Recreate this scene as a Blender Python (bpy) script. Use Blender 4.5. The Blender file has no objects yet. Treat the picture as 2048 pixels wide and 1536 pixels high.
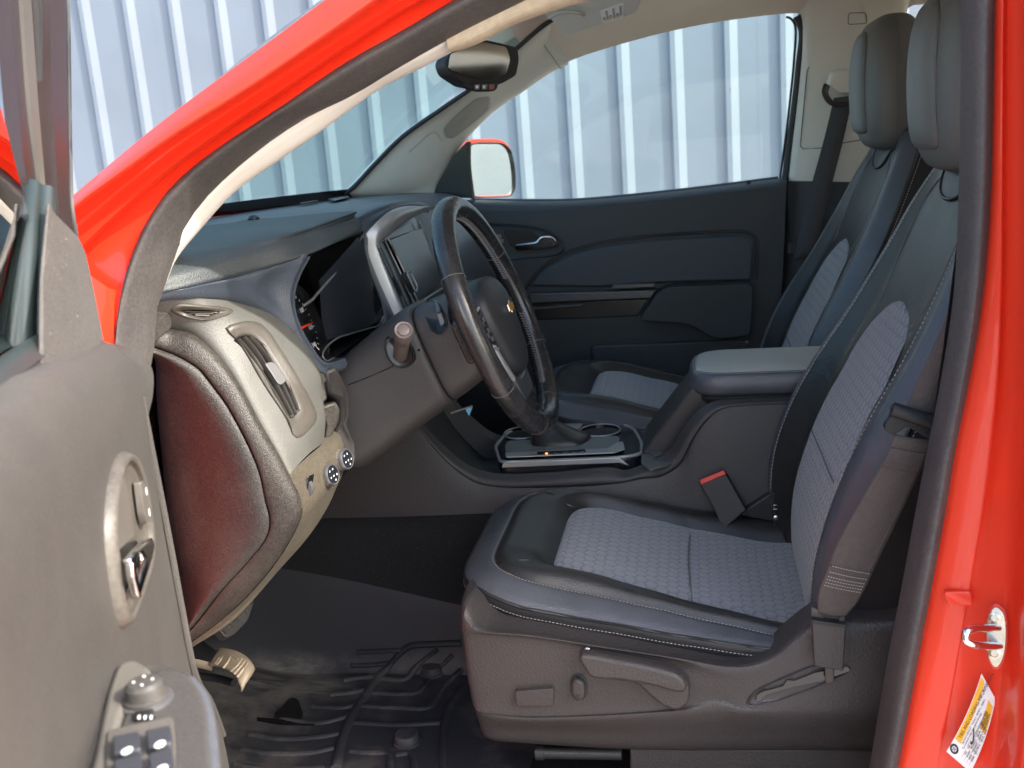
import bpy, bmesh, math, random
from mathutils import Vector, Matrix
from mathutils.bvhtree import BVHTree
random.seed(7)
S = bpy.context.scene
COL = S.collection
R = math.radians

# ------------------------------------------------------------------ camera
FPX = 2037.8
CPOS = Vector((-0.10941, -1.57965, 0.97930))
YAW, PITCH, ROLL = -0.18776, 0.23014, -0.07705
CF = Vector((math.sin(YAW)*math.cos(PITCH), math.cos(YAW)*math.cos(PITCH), -math.sin(PITCH)))
_r = CF.cross(Vector((0, 0, 1))).normalized()
_u = _r.cross(CF)
CR_ = math.cos(ROLL)*_r + math.sin(ROLL)*_u
CU = -math.sin(ROLL)*_r + math.cos(ROLL)*_u
cam_d = bpy.data.cameras.new("camera")
cam = bpy.data.objects.new("camera", cam_d)
COL.objects.link(cam)
cam.matrix_world = Matrix(((CR_.x, CU.x, -CF.x, CPOS.x), (CR_.y, CU.y, -CF.y, CPOS.y), (CR_.z, CU.z, -CF.z, CPOS.z), (0, 0, 0, 1)))
cam_d.sensor_width = 36
cam_d.lens = FPX/2048*36
cam_d.clip_start = 0.02
cam_d.clip_end = 500
cam_d.dof.use_dof = True
cam_d.dof.focus_distance = 1.5
cam_d.dof.aperture_fstop = 9
S.camera = cam

# ------------------------------------------------------------------ sky, sun, exposure
SUN = Vector((3.2, -1.0, 2.48)).normalized()
w = bpy.data.worlds.new("World")
S.world = w
w.use_nodes = True
nt = w.node_tree
bg = nt.nodes["Background"]
sky = nt.nodes.new("ShaderNodeTexSky")
sky.sky_type = 'NISHITA'
sky.sun_disc = False
sky.sun_elevation = math.asin(SUN.z)
sky.sun_rotation = math.atan2(SUN.x, SUN.y)
sky.air_density = 1.0
sky.dust_density = 3.0
nt.links.new(sky.outputs[0], bg.inputs[0])
bg.inputs[1].default_value = 0.15
sun_d = bpy.data.lights.new("sun", 'SUN')
sun_d.energy = 2.0
sun_d.angle = R(0.5)
sun_d.color = (1.0, 0.95, 0.86)
sun = bpy.data.objects.new("sun", sun_d)
COL.objects.link(sun)
sun.rotation_euler = SUN.to_track_quat('Z', 'Y').to_euler()
sun.location = SUN*20
S.view_settings.view_transform = 'Standard'
S.view_settings.look = 'None'
S.view_settings.exposure = 2.12
S.view_settings.gamma = 1.0
S.cycles.max_bounces = 10
S.cycles.diffuse_bounces = 6
S.cycles.transparent_max_bounces = 16

# ------------------------------------------------------------------ pixel -> place helpers
def ray(px, py):
    return CF + CR_*((px-1024)/FPX) - CU*((py-768)/FPX)
def at(px, py, ax, val):
    d = ray(px, py); i = 'xyz'.index(ax)
    return CPOS + d*((val-CPOS[i])/d[i])
def Y(v, *pts): return [at(p[0], p[1], 'y', v) for p in pts]
def X(v, *pts): return [at(p[0], p[1], 'x', v) for p in pts]
def Z(v, *pts): return [at(p[0], p[1], 'z', v) for p in pts]
def D(*pts): return [at(p[0], p[1], 'y', p[2]) for p in pts]      # each point with its own depth
def PL(n, c, *pts):                                                # plane n.p = c
    n = Vector(n); out = []
    for p in pts:
        d = ray(p[0], p[1]); out.append(CPOS + d*((c-n.dot(CPOS))/n.dot(d)))
    return out
V = Vector

def proj(p):
    d = p-CPOS; z = d.dot(CF); return (1024+FPX*d.dot(CR_)/z, 768-FPX*d.dot(CU)/z)
def inside(x, y, poly):
    c = False; j = len(poly)-1
    for i in range(len(poly)):
        xi, yi = poly[i][0], poly[i][1]; xj, yj = poly[j][0], poly[j][1]
        if (yi > y) != (yj > y) and x < (xj-xi)*(y-yi)/(yj-yi)+xi: c = not c
        j = i
    return c
def cut(o, poly):
    """open a hole in a skin where the outline falls"""
    bm = bmesh.new(); bm.from_mesh(o.data)
    kill = [f for f in bm.faces if inside(*proj(f.calc_center_median()), poly)]
    bmesh.ops.delete(bm, geom=kill, context='FACES'); bm.to_mesh(o.data); bm.free()
# ------------------------------------------------------------------ curves
def cr(P, n, closed=False):
    """Catmull-Rom through P resampled to n points evenly by length."""
    P = [Vector(p) for p in P]
    if len(P) == 1: return [P[0].copy() for _ in range(n)]
    if len(P) == 2 and not closed:
        return [P[0].lerp(P[1], i/(n-1)) for i in range(n)]
    m = len(P); dense = []
    segs = m if closed else m-1
    for i in range(segs):
        p1, p2 = P[i % m], P[(i+1) % m]
        p0 = P[(i-1) % m] if (closed or i > 0) else p1*2-p2
        p3 = P[(i+2) % m] if (closed or i+2 < m) else p2*2-p1
        d1 = max((p1-p0).length, 1e-6)**.5; d2 = max((p2-p1).length, 1e-6)**.5; d3 = max((p3-p2).length, 1e-6)**.5
        b1 = (p0*(-d2*d2) + p1*(2*d1*d1+3*d1*d2+d2*d2)*1.0 - p0*0 + p2*0)
        # centripetal tangents
        t1 = ((p1-p0)/d1 - (p2-p0)/(d1+d2) + (p2-p1)/d2)*d2
        t2 = ((p2-p1)/d2 - (p3-p1)/(d2+d3) + (p3-p2)/d3)*d2
        for k in range(16):
            t = k/16; t2_, t3_ = t*t, t*t*t
            dense.append(p1*(2*t3_-3*t2_+1) + t1*(t3_-2*t2_+t) + p2*(-2*t3_+3*t2_) + t2*(t3_-t2_))
    if closed: dense.append(P[0].copy())
    else: dense.append(P[-1].copy())
    return resample(dense, n, closed)
def resample(D_, n, closed=False):
    L = [0.0]
    for a, b in zip(D_, D_[1:]): L.append(L[-1]+(b-a).length)
    out = []; j = 0; tot = L[-1]; cnt = n if closed else n-1
    for i in range(n):
        s = tot*i/max(cnt, 1)
        while j < len(L)-2 and L[j+1] < s: j += 1
        seg = L[j+1]-L[j]
        out.append(D_[j].lerp(D_[j+1], 0 if seg < 1e-9 else min(1, (s-L[j])/seg)))
    return out
def lin(P, n, closed=False):
    P = [Vector(p) for p in P]
    return resample(P+[P[0]] if closed else P, n, closed)
def rnd(P, r, n=5):
    """closed polygon with rounded corners (r a number or one per corner)."""
    P = [Vector(p) for p in P]; m = len(P); out = []
    for i in range(m):
        a, b, c = P[i-1], P[i], P[(i+1) % m]
        rr = r[i] if isinstance(r, (list, tuple)) else r
        k = min(rr, (a-b).length*.48, (c-b).length*.48)
        if k < 1e-5: out.append(b.copy()); continue
        p, q = b+(a-b).normalized()*k, b+(c-b).normalized()*k
        for j in range(n+1):
            t = j/n; out.append(p*(1-t)**2+b*2*t*(1-t)+q*t*t)
    return out

# ------------------------------------------------------------------ mesh helpers
def link(name, me, mat, parent=None):
    o = bpy.data.objects.new(name, me); COL.objects.link(o)
    for m in (mat if isinstance(mat, (list, tuple)) else [mat]): me.materials.append(m)
    if parent is not None: adopt(o, parent)
    return o
def adopt(o, parent):
    o.parent = parent
    w_ = Matrix.Identity(4); q = parent; chain = []
    while q is not None: chain.append(q); q = q.parent
    for q in reversed(chain): w_ = w_ @ q.matrix_parent_inverse @ q.matrix_basis
    o.matrix_parent_inverse = w_.inverted()
def smooth(me, ang=40):
    me.polygons.foreach_set('use_smooth', [True]*len(me.polygons))
    me.set_sharp_from_angle(angle=R(ang))
def mesh(name, vs, fs, mat, parent=None, ang=40, uv=None):
    me = bpy.data.meshes.new(name); me.from_pydata([tuple(v) for v in vs], [], fs); me.update()
    if uv is not None:
        l = me.uv_layers.new(name='UVMap')
        for lp in me.loops: l.data[lp.index].uv = uv[lp.vertex_index]
    smooth(me, ang)
    return link(name, me, mat, parent)
def grid(rows, closed_u=False, closed_v=False):
    nr, nc = len(rows), len(rows[0]); vs = [p for r_ in rows for p in r_]; fs = []
    for i in range(nr if closed_v else nr-1):
        for j in range(nc if closed_u else nc-1):
            a = i*nc+j; b = i*nc+(j+1) % nc; c = ((i+1) % nr)*nc+(j+1) % nc; d = ((i+1) % nr)*nc+j
            fs.append((a, b, c, d))
    return vs, fs
def loftrows(rows, nu=24, nv=3, hard=False, closed=False, straight=False):
    rs = [(lin if straight else cr)(r_, nu, closed) for r_ in rows]
    if hard or len(rs) == 2:
        out = []
        for a, b in zip(rs, rs[1:]):
            for k in range(nv): out.append([p.lerp(q, k/nv) for p, q in zip(a, b)])
        out.append(rs[-1]); return out
    n = (len(rs)-1)*nv+1
    cols = []
    for j in range(nu):
        P = [r_[j] for r_ in rs]; d = []
        for i in range(len(P)-1):
            p1, p2 = P[i], P[i+1]; p0 = P[i-1] if i else p1*2-p2; p3 = P[i+2] if i+2 < len(P) else p2*2-p1
            for k in range(nv):
                t = k/nv
                d.append(.5*((2*p1)+(p2-p0)*t+(2*p0-5*p1+4*p2-p3)*t*t+(3*p1-p0-3*p2+p3)*t**3))
        d.append(P[-1].copy()); cols.append(d)
    return [[cols[j][i] for j in range(nu)] for i in range(n)]
def sheet(name, rows, mat, parent=None, nu=24, nv=3, hard=False, closed=False, straight=False, thick=0.0, off=-1, ang=40, flip=False, caps=False):
    g = loftrows(rows, nu, nv, hard, closed, straight)
    vs, fs = grid(g, closed_u=closed)
    if caps:
        n = len(g[0]); k = len(g)
        fs.append(tuple(range(n-1, -1, -1))); fs.append(tuple((k-1)*n+i for i in range(n)))
    if flip: fs = [tuple(reversed(f)) for f in fs]
    mid = g[len(g)//2]; U = [0]
    for a, b in zip(mid, mid[1:]): U.append(U[-1]+(b-a).length)
    c = len(mid)//2; W = [0]
    for a, b in zip(g, g[1:]): W.append(W[-1]+(b[c]-a[c]).length)
    uv = [(U[j], W[i]) for i in range(len(g)) for j in range(len(mid))]
    o = mesh(name, vs, fs, mat, parent, ang, uv)
    if thick:
        m = o.modifiers.new('thickness', 'SOLIDIFY'); m.thickness = thick; m.offset = off
    return o
def bev(o, wid, seg=3, ang=35):
    m = o.modifiers.new('bevel', 'BEVEL'); m.width = wid; m.segments = seg; m.limit_method = 'ANGLE'; m.angle_limit = R(ang); m.harden_normals = False
    return o
def plate(name, P, thick, mat, parent=None, bevel=0.0, seg=3, taper=0.0, ang=50):
    """closed planar outline P extruded by the vector thick; taper shrinks the far side"""
    P = [Vector(p) for p in P]; n = len(P); th = Vector(thick)
    c = sum(P, Vector())/n
    Q = [p+th+(c-p)*taper for p in P]
    fs = [tuple(range(n)), tuple(range(2*n-1, n-1, -1))]
    fs += [(i, i+n, (i+1) % n+n, (i+1) % n) for i in range(n)]
    me = bpy.data.meshes.new(name); me.from_pydata([tuple(v) for v in P+Q], [], fs)
    bm = bmesh.new(); bm.from_mesh(me); bmesh.ops.recalc_face_normals(bm, faces=bm.faces); bm.to_mesh(me); bm.free()
    smooth(me, ang)
    o = link(name, me, mat, parent)
    if bevel: bev(o, bevel, seg, 30)
    return o
def box(name, c, s, mat, parent=None, bevel=0.0, rot=None, seg=3):
    c = Vector(c); h = Vector(s)/2; M = rot.to_3x3() if rot is not None else Matrix.Identity(3)
    P = [c+M@Vector((sx*h.x, sy*h.y, -h.z)) for sx, sy in ((-1, -1), (1, -1), (1, 1), (-1, 1))]
    return plate(name, P, M@Vector((0, 0, s[2])), mat, parent, bevel, seg)
def frames(path, closed=False, up=None):
    n = len(path); T = []
    for i in range(n):
        a = path[i-1] if (closed or i) else path[0]; b = path[(i+1) % n] if (closed or i < n-1) else path[-1]
        T.append((b-a).normalized())
    N = []
    prev = None
    for i in range(n):
        if up is not None: v = Vector(up) if not callable(up) else up(i)
        else: v = prev if prev is not None else (Vector((0, 0, 1)) if abs(T[0].z) < .9 else Vector((1, 0, 0)))
        v = (v-T[i]*v.dot(T[i])).normalized(); N.append(v); prev = v
    return T, N, [t.cross(n_) for t, n_ in zip(T, N)]
def tube(name, path, r, mat, parent=None, seg=10, closed=False, ry=None, up=None, n=None, cap=True, straight=False, ang=60):
    """sweep of an ellipse (r along the frame normal, ry across); r may be a function of 0..1"""
    P = (lin if straight else cr)(path, n or max(8, len(path)*5), closed)
    T, N, B = frames(P, closed, up); rows = []
    for i, p in enumerate(P):
        t = i/(len(P)-1); a = r(t) if callable(r) else r; b = a if ry is None else (ry(t) if callable(ry) else ry)
        rows.append([p+N[i]*math.cos(2*math.pi*k/seg)*a+B[i]*math.sin(2*math.pi*k/seg)*b for k in range(seg)])
    vs, fs = grid(rows, True, closed)
    if cap and not closed:
        fs.append(tuple(range(seg-1, -1, -1))); k = (len(P)-1)*seg; fs.append(tuple(range(k, k+seg)))
    me = bpy.data.meshes.new(name); me.from_pydata([tuple(v) for v in vs], [], fs)
    bm = bmesh.new(); bm.from_mesh(me); bmesh.ops.recalc_face_normals(bm, faces=bm.faces); bm.to_mesh(me); bm.free()
    smooth(me, ang); return link(name, me, mat, parent)
def lathe(name, base, axis, prof, mat, parent=None, seg=24, ang=35):
    """prof: list of (distance along axis, radius)"""
    ax = Vector(axis).normalized(); n = ax.orthogonal().normalized(); b = ax.cross(n); rows = []
    for h, r_ in prof: rows.append([Vector(base)+ax*h+(n*math.cos(2*math.pi*k/seg)+b*math.sin(2*math.pi*k/seg))*max(r_, 1e-5) for k in range(seg)])
    vs, fs = grid(rows, True)
    fs.append(tuple(range(seg-1, -1, -1))); k = (len(rows)-1)*seg; fs.append(tuple(range(k, k+seg)))
    me = bpy.data.meshes.new(name); me.from_pydata([tuple(v) for v in vs], [], fs)
    bm = bmesh.new(); bm.from_mesh(me); bmesh.ops.remove_doubles(bm, verts=bm.verts, dist=2e-5); bmesh.ops.recalc_face_normals(bm, faces=bm.faces); bm.to_mesh(me); bm.free()
    smooth(me, ang); return link(name, me, mat, parent)
def join(name, objs, parent=None):
    """merge single-material pieces of ONE part into one mesh (modifiers applied)"""
    dg = bpy.context.evaluated_depsgraph_get(); bm = bmesh.new(); mats = []
    for o in objs:
        ev = o.evaluated_get(dg); me = bpy.data.meshes.new_from_object(ev)
        off = []
        for m in o.data.materials:
            if m not in mats: mats.append(m)
            off.append(mats.index(m))
        for p in me.polygons: p.material_index = off[p.material_index] if p.material_index < len(off) else off[0]
        bm.from_mesh(me); bpy.data.meshes.remove(me)
    me = bpy.data.meshes.new(name); bm.to_mesh(me); bm.free()
    for o in objs: bpy.data.objects.remove(o)
    for m in mats: me.materials.append(m)
    o = bpy.data.objects.new(name, me); COL.objects.link(o)
    if parent is not None: adopt(o, parent)
    return o
def bvh(o):
    me = o.data
    return BVHTree.FromPolygons([v.co.copy() for v in me.vertices], [tuple(p.vertices) for p in me.polygons])
def hit(tree, px, py, lift=0.0):
    d = ray(px, py).normalized(); h = tree.ray_cast(CPOS, d)
    if h[0] is None:
        n = tree.find_nearest(CPOS+d*1.6); return n[0]-d*lift
    return h[0]-d*lift
def onto(tree, pts, lift=0.0): return [hit(tree, p[0], p[1], lift) for p in pts]
def snap(tree, P, lift=0.0):
    out = []
    for p in P:
        h = tree.find_nearest(p); n = h[1]
        if n.dot(CPOS-h[0]) < 0: n = -n
        out.append(h[0]+n*lift)
    return out
def stitches(name, path, mat, parent, pitch=.0055, frac=.62, r=.0006, tree=None, lift=.0006):
    L = sum((b-a).length for a, b in zip(path, path[1:])); n = max(2, int(L/pitch)); P = resample(path, n*3+1)
    if tree is not None: P = snap(tree, P, lift)
    vs = []; fs = []
    for i in range(n):
        a, b = P[i*3], P[i*3].lerp(P[min(i*3+3, len(P)-1)], frac); t = (b-a)
        if t.length < 1e-6: continue
        t.normalize(); q = t.orthogonal().normalized(); s_ = t.cross(q); k = len(vs)
        for p, rr in ((a, .5), (a.lerp(b, .3), 1), (a.lerp(b, .7), 1), (b, .5)):
            for e in range(5):
                an = e*2*math.pi/5; vs.append(p+(q*math.cos(an)+s_*math.sin(an))*r*rr)
        for j in range(3):
            for e in range(5): fs.append((k+j*5+e, k+j*5+(e+1) % 5, k+j*5+5+(e+1) % 5, k+j*5+5+e))
    return mesh(name, vs, fs, mat, parent, 80)
def text(name, body, size, M, mat, parent, extrude=.0002, align='LEFT'):
    c = bpy.data.curves.new(name, 'FONT'); c.body = body; c.size = size; c.extrude = extrude; c.align_x = align; c.resolution_u = 3
    t = bpy.data.objects.new(name, c); COL.objects.link(t)
    dg = bpy.context.evaluated_depsgraph_get(); me = bpy.data.meshes.new_from_object(t.evaluated_get(dg))
    bpy.data.objects.remove(t); me.transform(M); me.name = name
    return link(name, me, mat, parent)
def basis(o, x, y):
    x = Vector(x).normalized(); z = x.cross(Vector(y)).normalized(); y = z.cross(x)
    return Matrix(((x.x, y.x, z.x, o[0]), (x.y, y.y, z.y, o[1]), (x.z, y.z, z.z, o[2]), (0, 0, 0, 1)))
def tag(o, label=None, cat=None, group=None, kind=None):
    if label: o['label'] = label
    if cat: o['category'] = cat
    if group: o['group'] = group
    if kind: o['kind'] = kind
    return o
def empty(name, loc, parent=None):
    o = bpy.data.objects.new(name, None); COL.objects.link(o); o.location = loc; o.empty_display_size = .1
    if parent is not None: adopt(o, parent)
    return o

# ------------------------------------------------------------------ materials
class NT:
    def __init__(s, name):
        s.m = bpy.data.materials.new(name); s.m.use_nodes = True; s.t = s.m.node_tree; s.b = s.t.nodes['Principled BSDF']
    def n(s, typ, **kw):
        x = s.t.nodes.new(typ)
        for k, v in kw.items():
            if k.startswith('i_'): x.inputs[k[2:].replace('_', ' ')].default_value = v
            else: setattr(x, k, v)
        return x
    def l(s, a, b): s.t.links.new(a, b)
    def math(s, op, a, b=None):
        x = s.t.nodes.new('ShaderNodeMath'); x.operation = op
        for i, v in enumerate((a, b)):
            if v is None: continue
            if isinstance(v, (int, float)): x.inputs[i].default_value = v
            else: s.l(v, x.inputs[i])
        return x.outputs[0]
    def vm(s, op, a, b=None):
        x = s.t.nodes.new('ShaderNodeVectorMath'); x.operation = op
        for i, v in enumerate((a, b)):
            if v is None: continue
            if isinstance(v, (tuple, list)): x.inputs[i].default_value = v
            else: s.l(v, x.inputs[i])
        return x
    def set(s, **kw):
        for k, v in kw.items(): s.b.inputs[k.replace('_', ' ')].default_value = v
def c4(c): return (c[0], c[1], c[2], 1)
def mat(name, col, rough=.5, metal=0, coat=0, grain=0, gstr=.2, var=.12, vscale=6, dust=0, dustc=(.32, .28, .22), spec=.5, kind='voronoi', speck=0, wrinkle=0):
    """procedural surface: base colour with broad mottling, fine moulded grain, optional dust"""
    k = NT(name); b = k.b; k.set(Roughness=rough, Metallic=metal, Coat_Weight=coat, Coat_Roughness=.03)
    b.inputs['Specular IOR Level'].default_value = spec
    tc = k.n('ShaderNodeTexCoord')
    nz = k.n('ShaderNodeTexNoise', i_Scale=vscale, i_Detail=5, i_Roughness=.6); k.l(tc.outputs['Object'], nz.inputs['Vector'])
    mr = k.n('ShaderNodeMapRange'); mr.inputs['From Min'].default_value = .3; mr.inputs['From Max'].default_value = .7
    mr.inputs['To Min'].default_value = 1-var; mr.inputs['To Max'].default_value = 1+var; k.l(nz.outputs['Fac'], mr.inputs['Value'])
    mx = k.n('ShaderNodeMix', data_type='RGBA', blend_type='MULTIPLY'); mx.inputs['Factor'].default_value = 1
    mx.inputs['A'].default_value = c4(col); k.l(mr.outputs[0], mx.inputs['B'])
    out = mx.outputs['Result']
    if dust:
        dn = k.n('ShaderNodeTexNoise', i_Scale=9, i_Detail=8, i_Roughness=.7); k.l(tc.outputs['Object'], dn.inputs['Vector'])
        fn = k.n('ShaderNodeTexNoise', i_Scale=260, i_Detail=3); k.l(tc.outputs['Object'], fn.inputs['Vector'])
        f = k.math('MULTIPLY', k.math('ADD', dn.outputs['Fac'], k.math('MULTIPLY', fn.outputs['Fac'], .9)), 1.0)
        r2 = k.n('ShaderNodeMapRange'); r2.inputs['From Min'].default_value = .75; r2.inputs['From Max'].default_value = 1.15; r2.inputs['To Max'].default_value = dust; k.l(f, r2.inputs['Value'])
        m2 = k.n('ShaderNodeMix', data_type='RGBA'); k.l(r2.outputs[0], m2.inputs['Factor']); k.l(out, m2.inputs['A']); m2.inputs['B'].default_value = c4(dustc); out = m2.outputs['Result']
    if speck:
        vz = k.n('ShaderNodeTexNoise', i_Scale=380, i_Detail=1); k.l(tc.outputs['Object'], vz.inputs['Vector'])
        r3 = k.n('ShaderNodeMapRange'); r3.inputs['From Min'].default_value = .7; r3.inputs['From Max'].default_value = .76; r3.inputs['To Max'].default_value = speck; k.l(vz.outputs['Fac'], r3.inputs['Value'])
        m3 = k.n('ShaderNodeMix', data_type='RGBA'); k.l(r3.outputs[0], m3.inputs['Factor']); k.l(out, m3.inputs['A']); m3.inputs['B'].default_value = (.5, .46, .4, 1); out = m3.outputs['Result']
    k.l(out, b.inputs['Base Color'])
    rr = k.n('ShaderNodeMapRange'); rr.inputs['To Min'].default_value = max(.02, rough-.08); rr.inputs['To Max'].default_value = min(1, rough+.08); k.l(nz.outputs['Fac'], rr.inputs['Value']); k.l(rr.outputs[0], b.inputs['Roughness'])
    if grain:
        if kind == 'voronoi':
            g = k.n('ShaderNodeTexVoronoi', i_Scale=grain, feature='SMOOTH_F1'); g.inputs['Smoothness'].default_value = .6; src = g.outputs['Distance']
        else:
            g = k.n('ShaderNodeTexNoise', i_Scale=grain, i_Detail=3); src = g.outputs['Fac']
        wv = k.n('ShaderNodeTexNoise', i_Scale=grain*.4, i_Detail=2); k.l(tc.outputs['Object'], wv.inputs['Vector'])
        ad = k.vm('MULTIPLY_ADD', wv.outputs['Color'], (.6/grain,)*3); k.l(tc.outputs['Object'], ad.inputs[2])
        k.l(ad.outputs[0], g.inputs['Vector'])
        bp = k.n('ShaderNodeBump', i_Strength=gstr, i_Distance=.0012); k.l(src, bp.inputs['Height']); k.l(bp.outputs[0], b.inputs['Normal'])
        if wrinkle:
            wn = k.n('ShaderNodeTexNoise', i_Scale=22, i_Detail=4, i_Roughness=.5, i_Distortion=.6); k.l(tc.outputs['Object'], wn.inputs['Vector'])
            b2_ = k.n('ShaderNodeBump', i_Strength=wrinkle, i_Distance=.012); k.l(wn.outputs['Fac'], b2_.inputs['Height']); k.l(b2_.outputs[0], bp.inputs['Normal'])
    return k.m
def glassmat(name, tint, gloss=.08, rough=0.0):
    """a pane: tinted see-through with a Fresnel reflection"""
    k = NT(name); t = k.t; out = t.nodes['Material Output']
    tr = k.n('ShaderNodeBsdfTransparent'); tr.inputs[0].default_value = c4(tint)
    gl = k.n('ShaderNodeBsdfGlossy'); gl.inputs['Roughness'].default_value = rough
    fr = k.n('ShaderNodeFresnel'); fr.inputs[0].default_value = 1.5
    mx = k.n('ShaderNodeMixShader'); k.l(k.math('MULTIPLY', fr.outputs[0], gloss), mx.inputs[0]); k.l(tr.outputs[0], mx.inputs[1]); k.l(gl.outputs[0], mx.inputs[2]); k.l(mx.outputs[0], out.inputs[0])
    return k.m
def hexfabric(name, col):
    """knit with embossed elongated hexagon cells (UV in metres)"""
    k = NT(name); b = k.b; k.set(Roughness=.95); b.inputs['Specular IOR Level'].default_value = .15
    b.inputs['Sheen Weight'].default_value = .35; b.inputs['Sheen Roughness'].default_value = .5
    tc = k.n('ShaderNodeTexCoord')
    sc = k.vm('MULTIPLY', tc.outputs['UV'], (1/.0185, 1/.0185, 0)); 
    nzw = k.n('ShaderNodeTexNoise', i_Scale=30, i_Detail=2); k.l(tc.outputs['UV'], nzw.inputs['Vector'])
    wob = k.vm('MULTIPLY_ADD', nzw.outputs['Color'], (.12, .12, 0)); k.l(sc.outputs[0], wob.inputs[2]); sc = wob
    r_ = (1.0, 1.7320508, 1.0); h_ = (.5, .8660254, 0)
    off = k.vm('ADD', sc.outputs[0], (1000*1.0, 1000*1.7320508, 0))
    a = k.vm('SUBTRACT', k.vm('MODULO', off.outputs[0], r_).outputs[0], h_)
    bb = k.vm('SUBTRACT', k.vm('MODULO', k.vm('SUBTRACT', off.outputs[0], h_).outputs[0], r_).outputs[0], h_)
    def hx(v):
        ab = k.vm('ABSOLUTE', v.outputs[0]); sx = k.n('ShaderNodeSeparateXYZ'); k.l(ab.outputs[0], sx.inputs[0])
        return k.math('MAXIMUM', k.vm('DOT_PRODUCT', ab.outputs[0], (.5, .8660254, 0)).outputs['Value'], sx.outputs[0])
    d = k.math('MINIMUM', hx(a), hx(bb))                    # 0 centre .. .5 edge
    groove = k.n('ShaderNodeMapRange', interpolation_type='SMOOTHSTEP'); groove.inputs['From Min'].default_value = .33; groove.inputs['From Max'].default_value = .47; groove.inputs['To Min'].default_value = 1; groove.inputs['To Max'].default_value = 0; k.l(d, groove.inputs['Value'])
    ring = k.n('ShaderNodeMapRange', interpolation_type='SMOOTHSTEP'); ring.inputs['From Min'].default_value = .0; ring.inputs['From Max'].default_value = .3; k.l(d, ring.inputs['Value'])
    fine = k.n('ShaderNodeTexNoise', i_Scale=900, i_Detail=2); k.l(tc.outputs['UV'], fine.inputs['Vector'])
    hgt = k.math('ADD', groove.outputs[0], k.math('ADD', k.math('MULTIPLY', ring.outputs[0], -.15), k.math('MULTIPLY', fine.outputs['Fac'], .25)))
    bp = k.n('ShaderNodeBump', i_Strength=.8, i_Distance=.002); k.l(hgt, bp.inputs['Height']); k.l(bp.outputs[0], b.inputs['Normal'])
    big = k.n('ShaderNodeTexNoise', i_Scale=14, i_Detail=6, i_Roughness=.65); k.l(tc.outputs['Object'], big.inputs['Vector'])
    # dirt smears
    st = k.n('ShaderNodeMapRange'); st.inputs['From Min'].default_value = .58; st.inputs['From Max'].default_value = .8; st.inputs['To Max'].default_value = .3; k.l(big.outputs['Fac'], st.inputs['Value'])
    m1 = k.n('ShaderNodeMix', data_type='RGBA'); m1.inputs['A'].default_value = c4([x*.8 for x in col]); m1.inputs['B'].default_value = c4(col); k.l(groove.outputs[0], m1.inputs['Factor'])
    m2 = k.n('ShaderNodeMix', data_type='RGBA'); k.l(m1.outputs['Result'], m2.inputs['A']); m2.inputs['B'].default_value = (.2, .18, .16, 1); k.l(st.outputs[0], m2.inputs['Factor'])
    k.l(m2.outputs['Result'], b.inputs['Base Color'])
    return k.m
def webbing(name, col, pitch=900):
    k = NT(name); b = k.b; k.set(Roughness=.75); tc = k.n('ShaderNodeTexCoord')
    wv = k.n('ShaderNodeTexWave', i_Scale=pitch/6.28*1.0, bands_direction='X'); wv.inputs['Distortion'].default_value = 0; k.l(tc.outputs['UV'], wv.inputs['Vector'])
    w2 = k.n('ShaderNodeTexWave', i_Scale=pitch/6.28*.5, bands_direction='Y'); k.l(tc.outputs['UV'], w2.inputs['Vector'])
    h = k.math('ADD', wv.outputs['Fac'], k.math('MULTIPLY', w2.outputs['Fac'], .6))
    bp = k.n('ShaderNodeBump', i_Strength=.5, i_Distance=.0006); k.l(h, bp.inputs['Height']); k.l(bp.outputs[0], b.inputs['Normal'])
    nz = k.n('ShaderNodeTexNoise', i_Scale=120, i_Detail=3); k.l(tc.outputs['UV'], nz.inputs['Vector'])
    m = k.n('ShaderNodeMix', data_type='RGBA'); m.inputs['A'].default_value = c4([x*.75 for x in col]); m.inputs['B'].default_value = c4([x*1.25 for x in col]); k.l(nz.outputs['Fac'], m.inputs['Factor']); k.l(m.outputs['Result'], b.inputs['Base Color'])
    return k.m

M_red = mat('red_car_paint', (.74, .040, .014), .34, coat=.45, spec=.35, var=.03, grain=900, gstr=.03, kind='noise')
M_seal = mat('door_seal_rubber', (.045, .043, .044), .62, grain=700, gstr=.25, kind='noise', dust=.12)
M_rubber = mat('black_rubber', (.018, .018, .019), .55, grain=500, gstr=.1, kind='noise')
M_black = mat('black_grained_plastic', (.022, .023, .025), .52, grain=520, gstr=.28)
M_blackdoor = mat('dark_door_plastic', (.026, .033, .038), .55, grain=420, gstr=.25)
M_gloss = mat('gloss_black', (.008, .008, .009), .08, coat=.6, var=.02)
M_char = mat('charcoal_dusty_plastic', (.045, .043, .040), .6, grain=420, gstr=.3, var=.05, dust=.22, dustc=(.10, .09, .077))
M_cap = mat('charcoal_leathery_dash_skin', (.022, .0205, .020), .5, grain=620, gstr=.5, speck=.12, dust=.08)
M_band = mat('taupe_dash_skin', (.018, .0155, .014), .5, grain=620, gstr=.45, dust=.10)
M_dusty = mat('dusty_lower_dash', (.045, .037, .026), .85, grain=500, gstr=.3, dust=.6, dustc=(.088, .073, .048))
M_cream = mat('pale_grey_dash_skin', (.086, .086, .078), .5, grain=600, gstr=.3, var=.05)
M_vent = mat('taupe_vent_plastic', (.062, .056, .048), .42, grain=600, gstr=.2, dust=.25, dustc=(.11, .10, .085))
M_slat = mat('taupe_vent_slat', (.05, .044, .038), .4)
M_slate = mat('slate_dash_skin', (.050, .064, .084), .38, grain=420, gstr=.3, var=.05)  # slate tone made bluer, painting in the reflected sky
M_pad = mat('dash_top_skin', (.034, .042, .046), .5, grain=420, gstr=.35)
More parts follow.
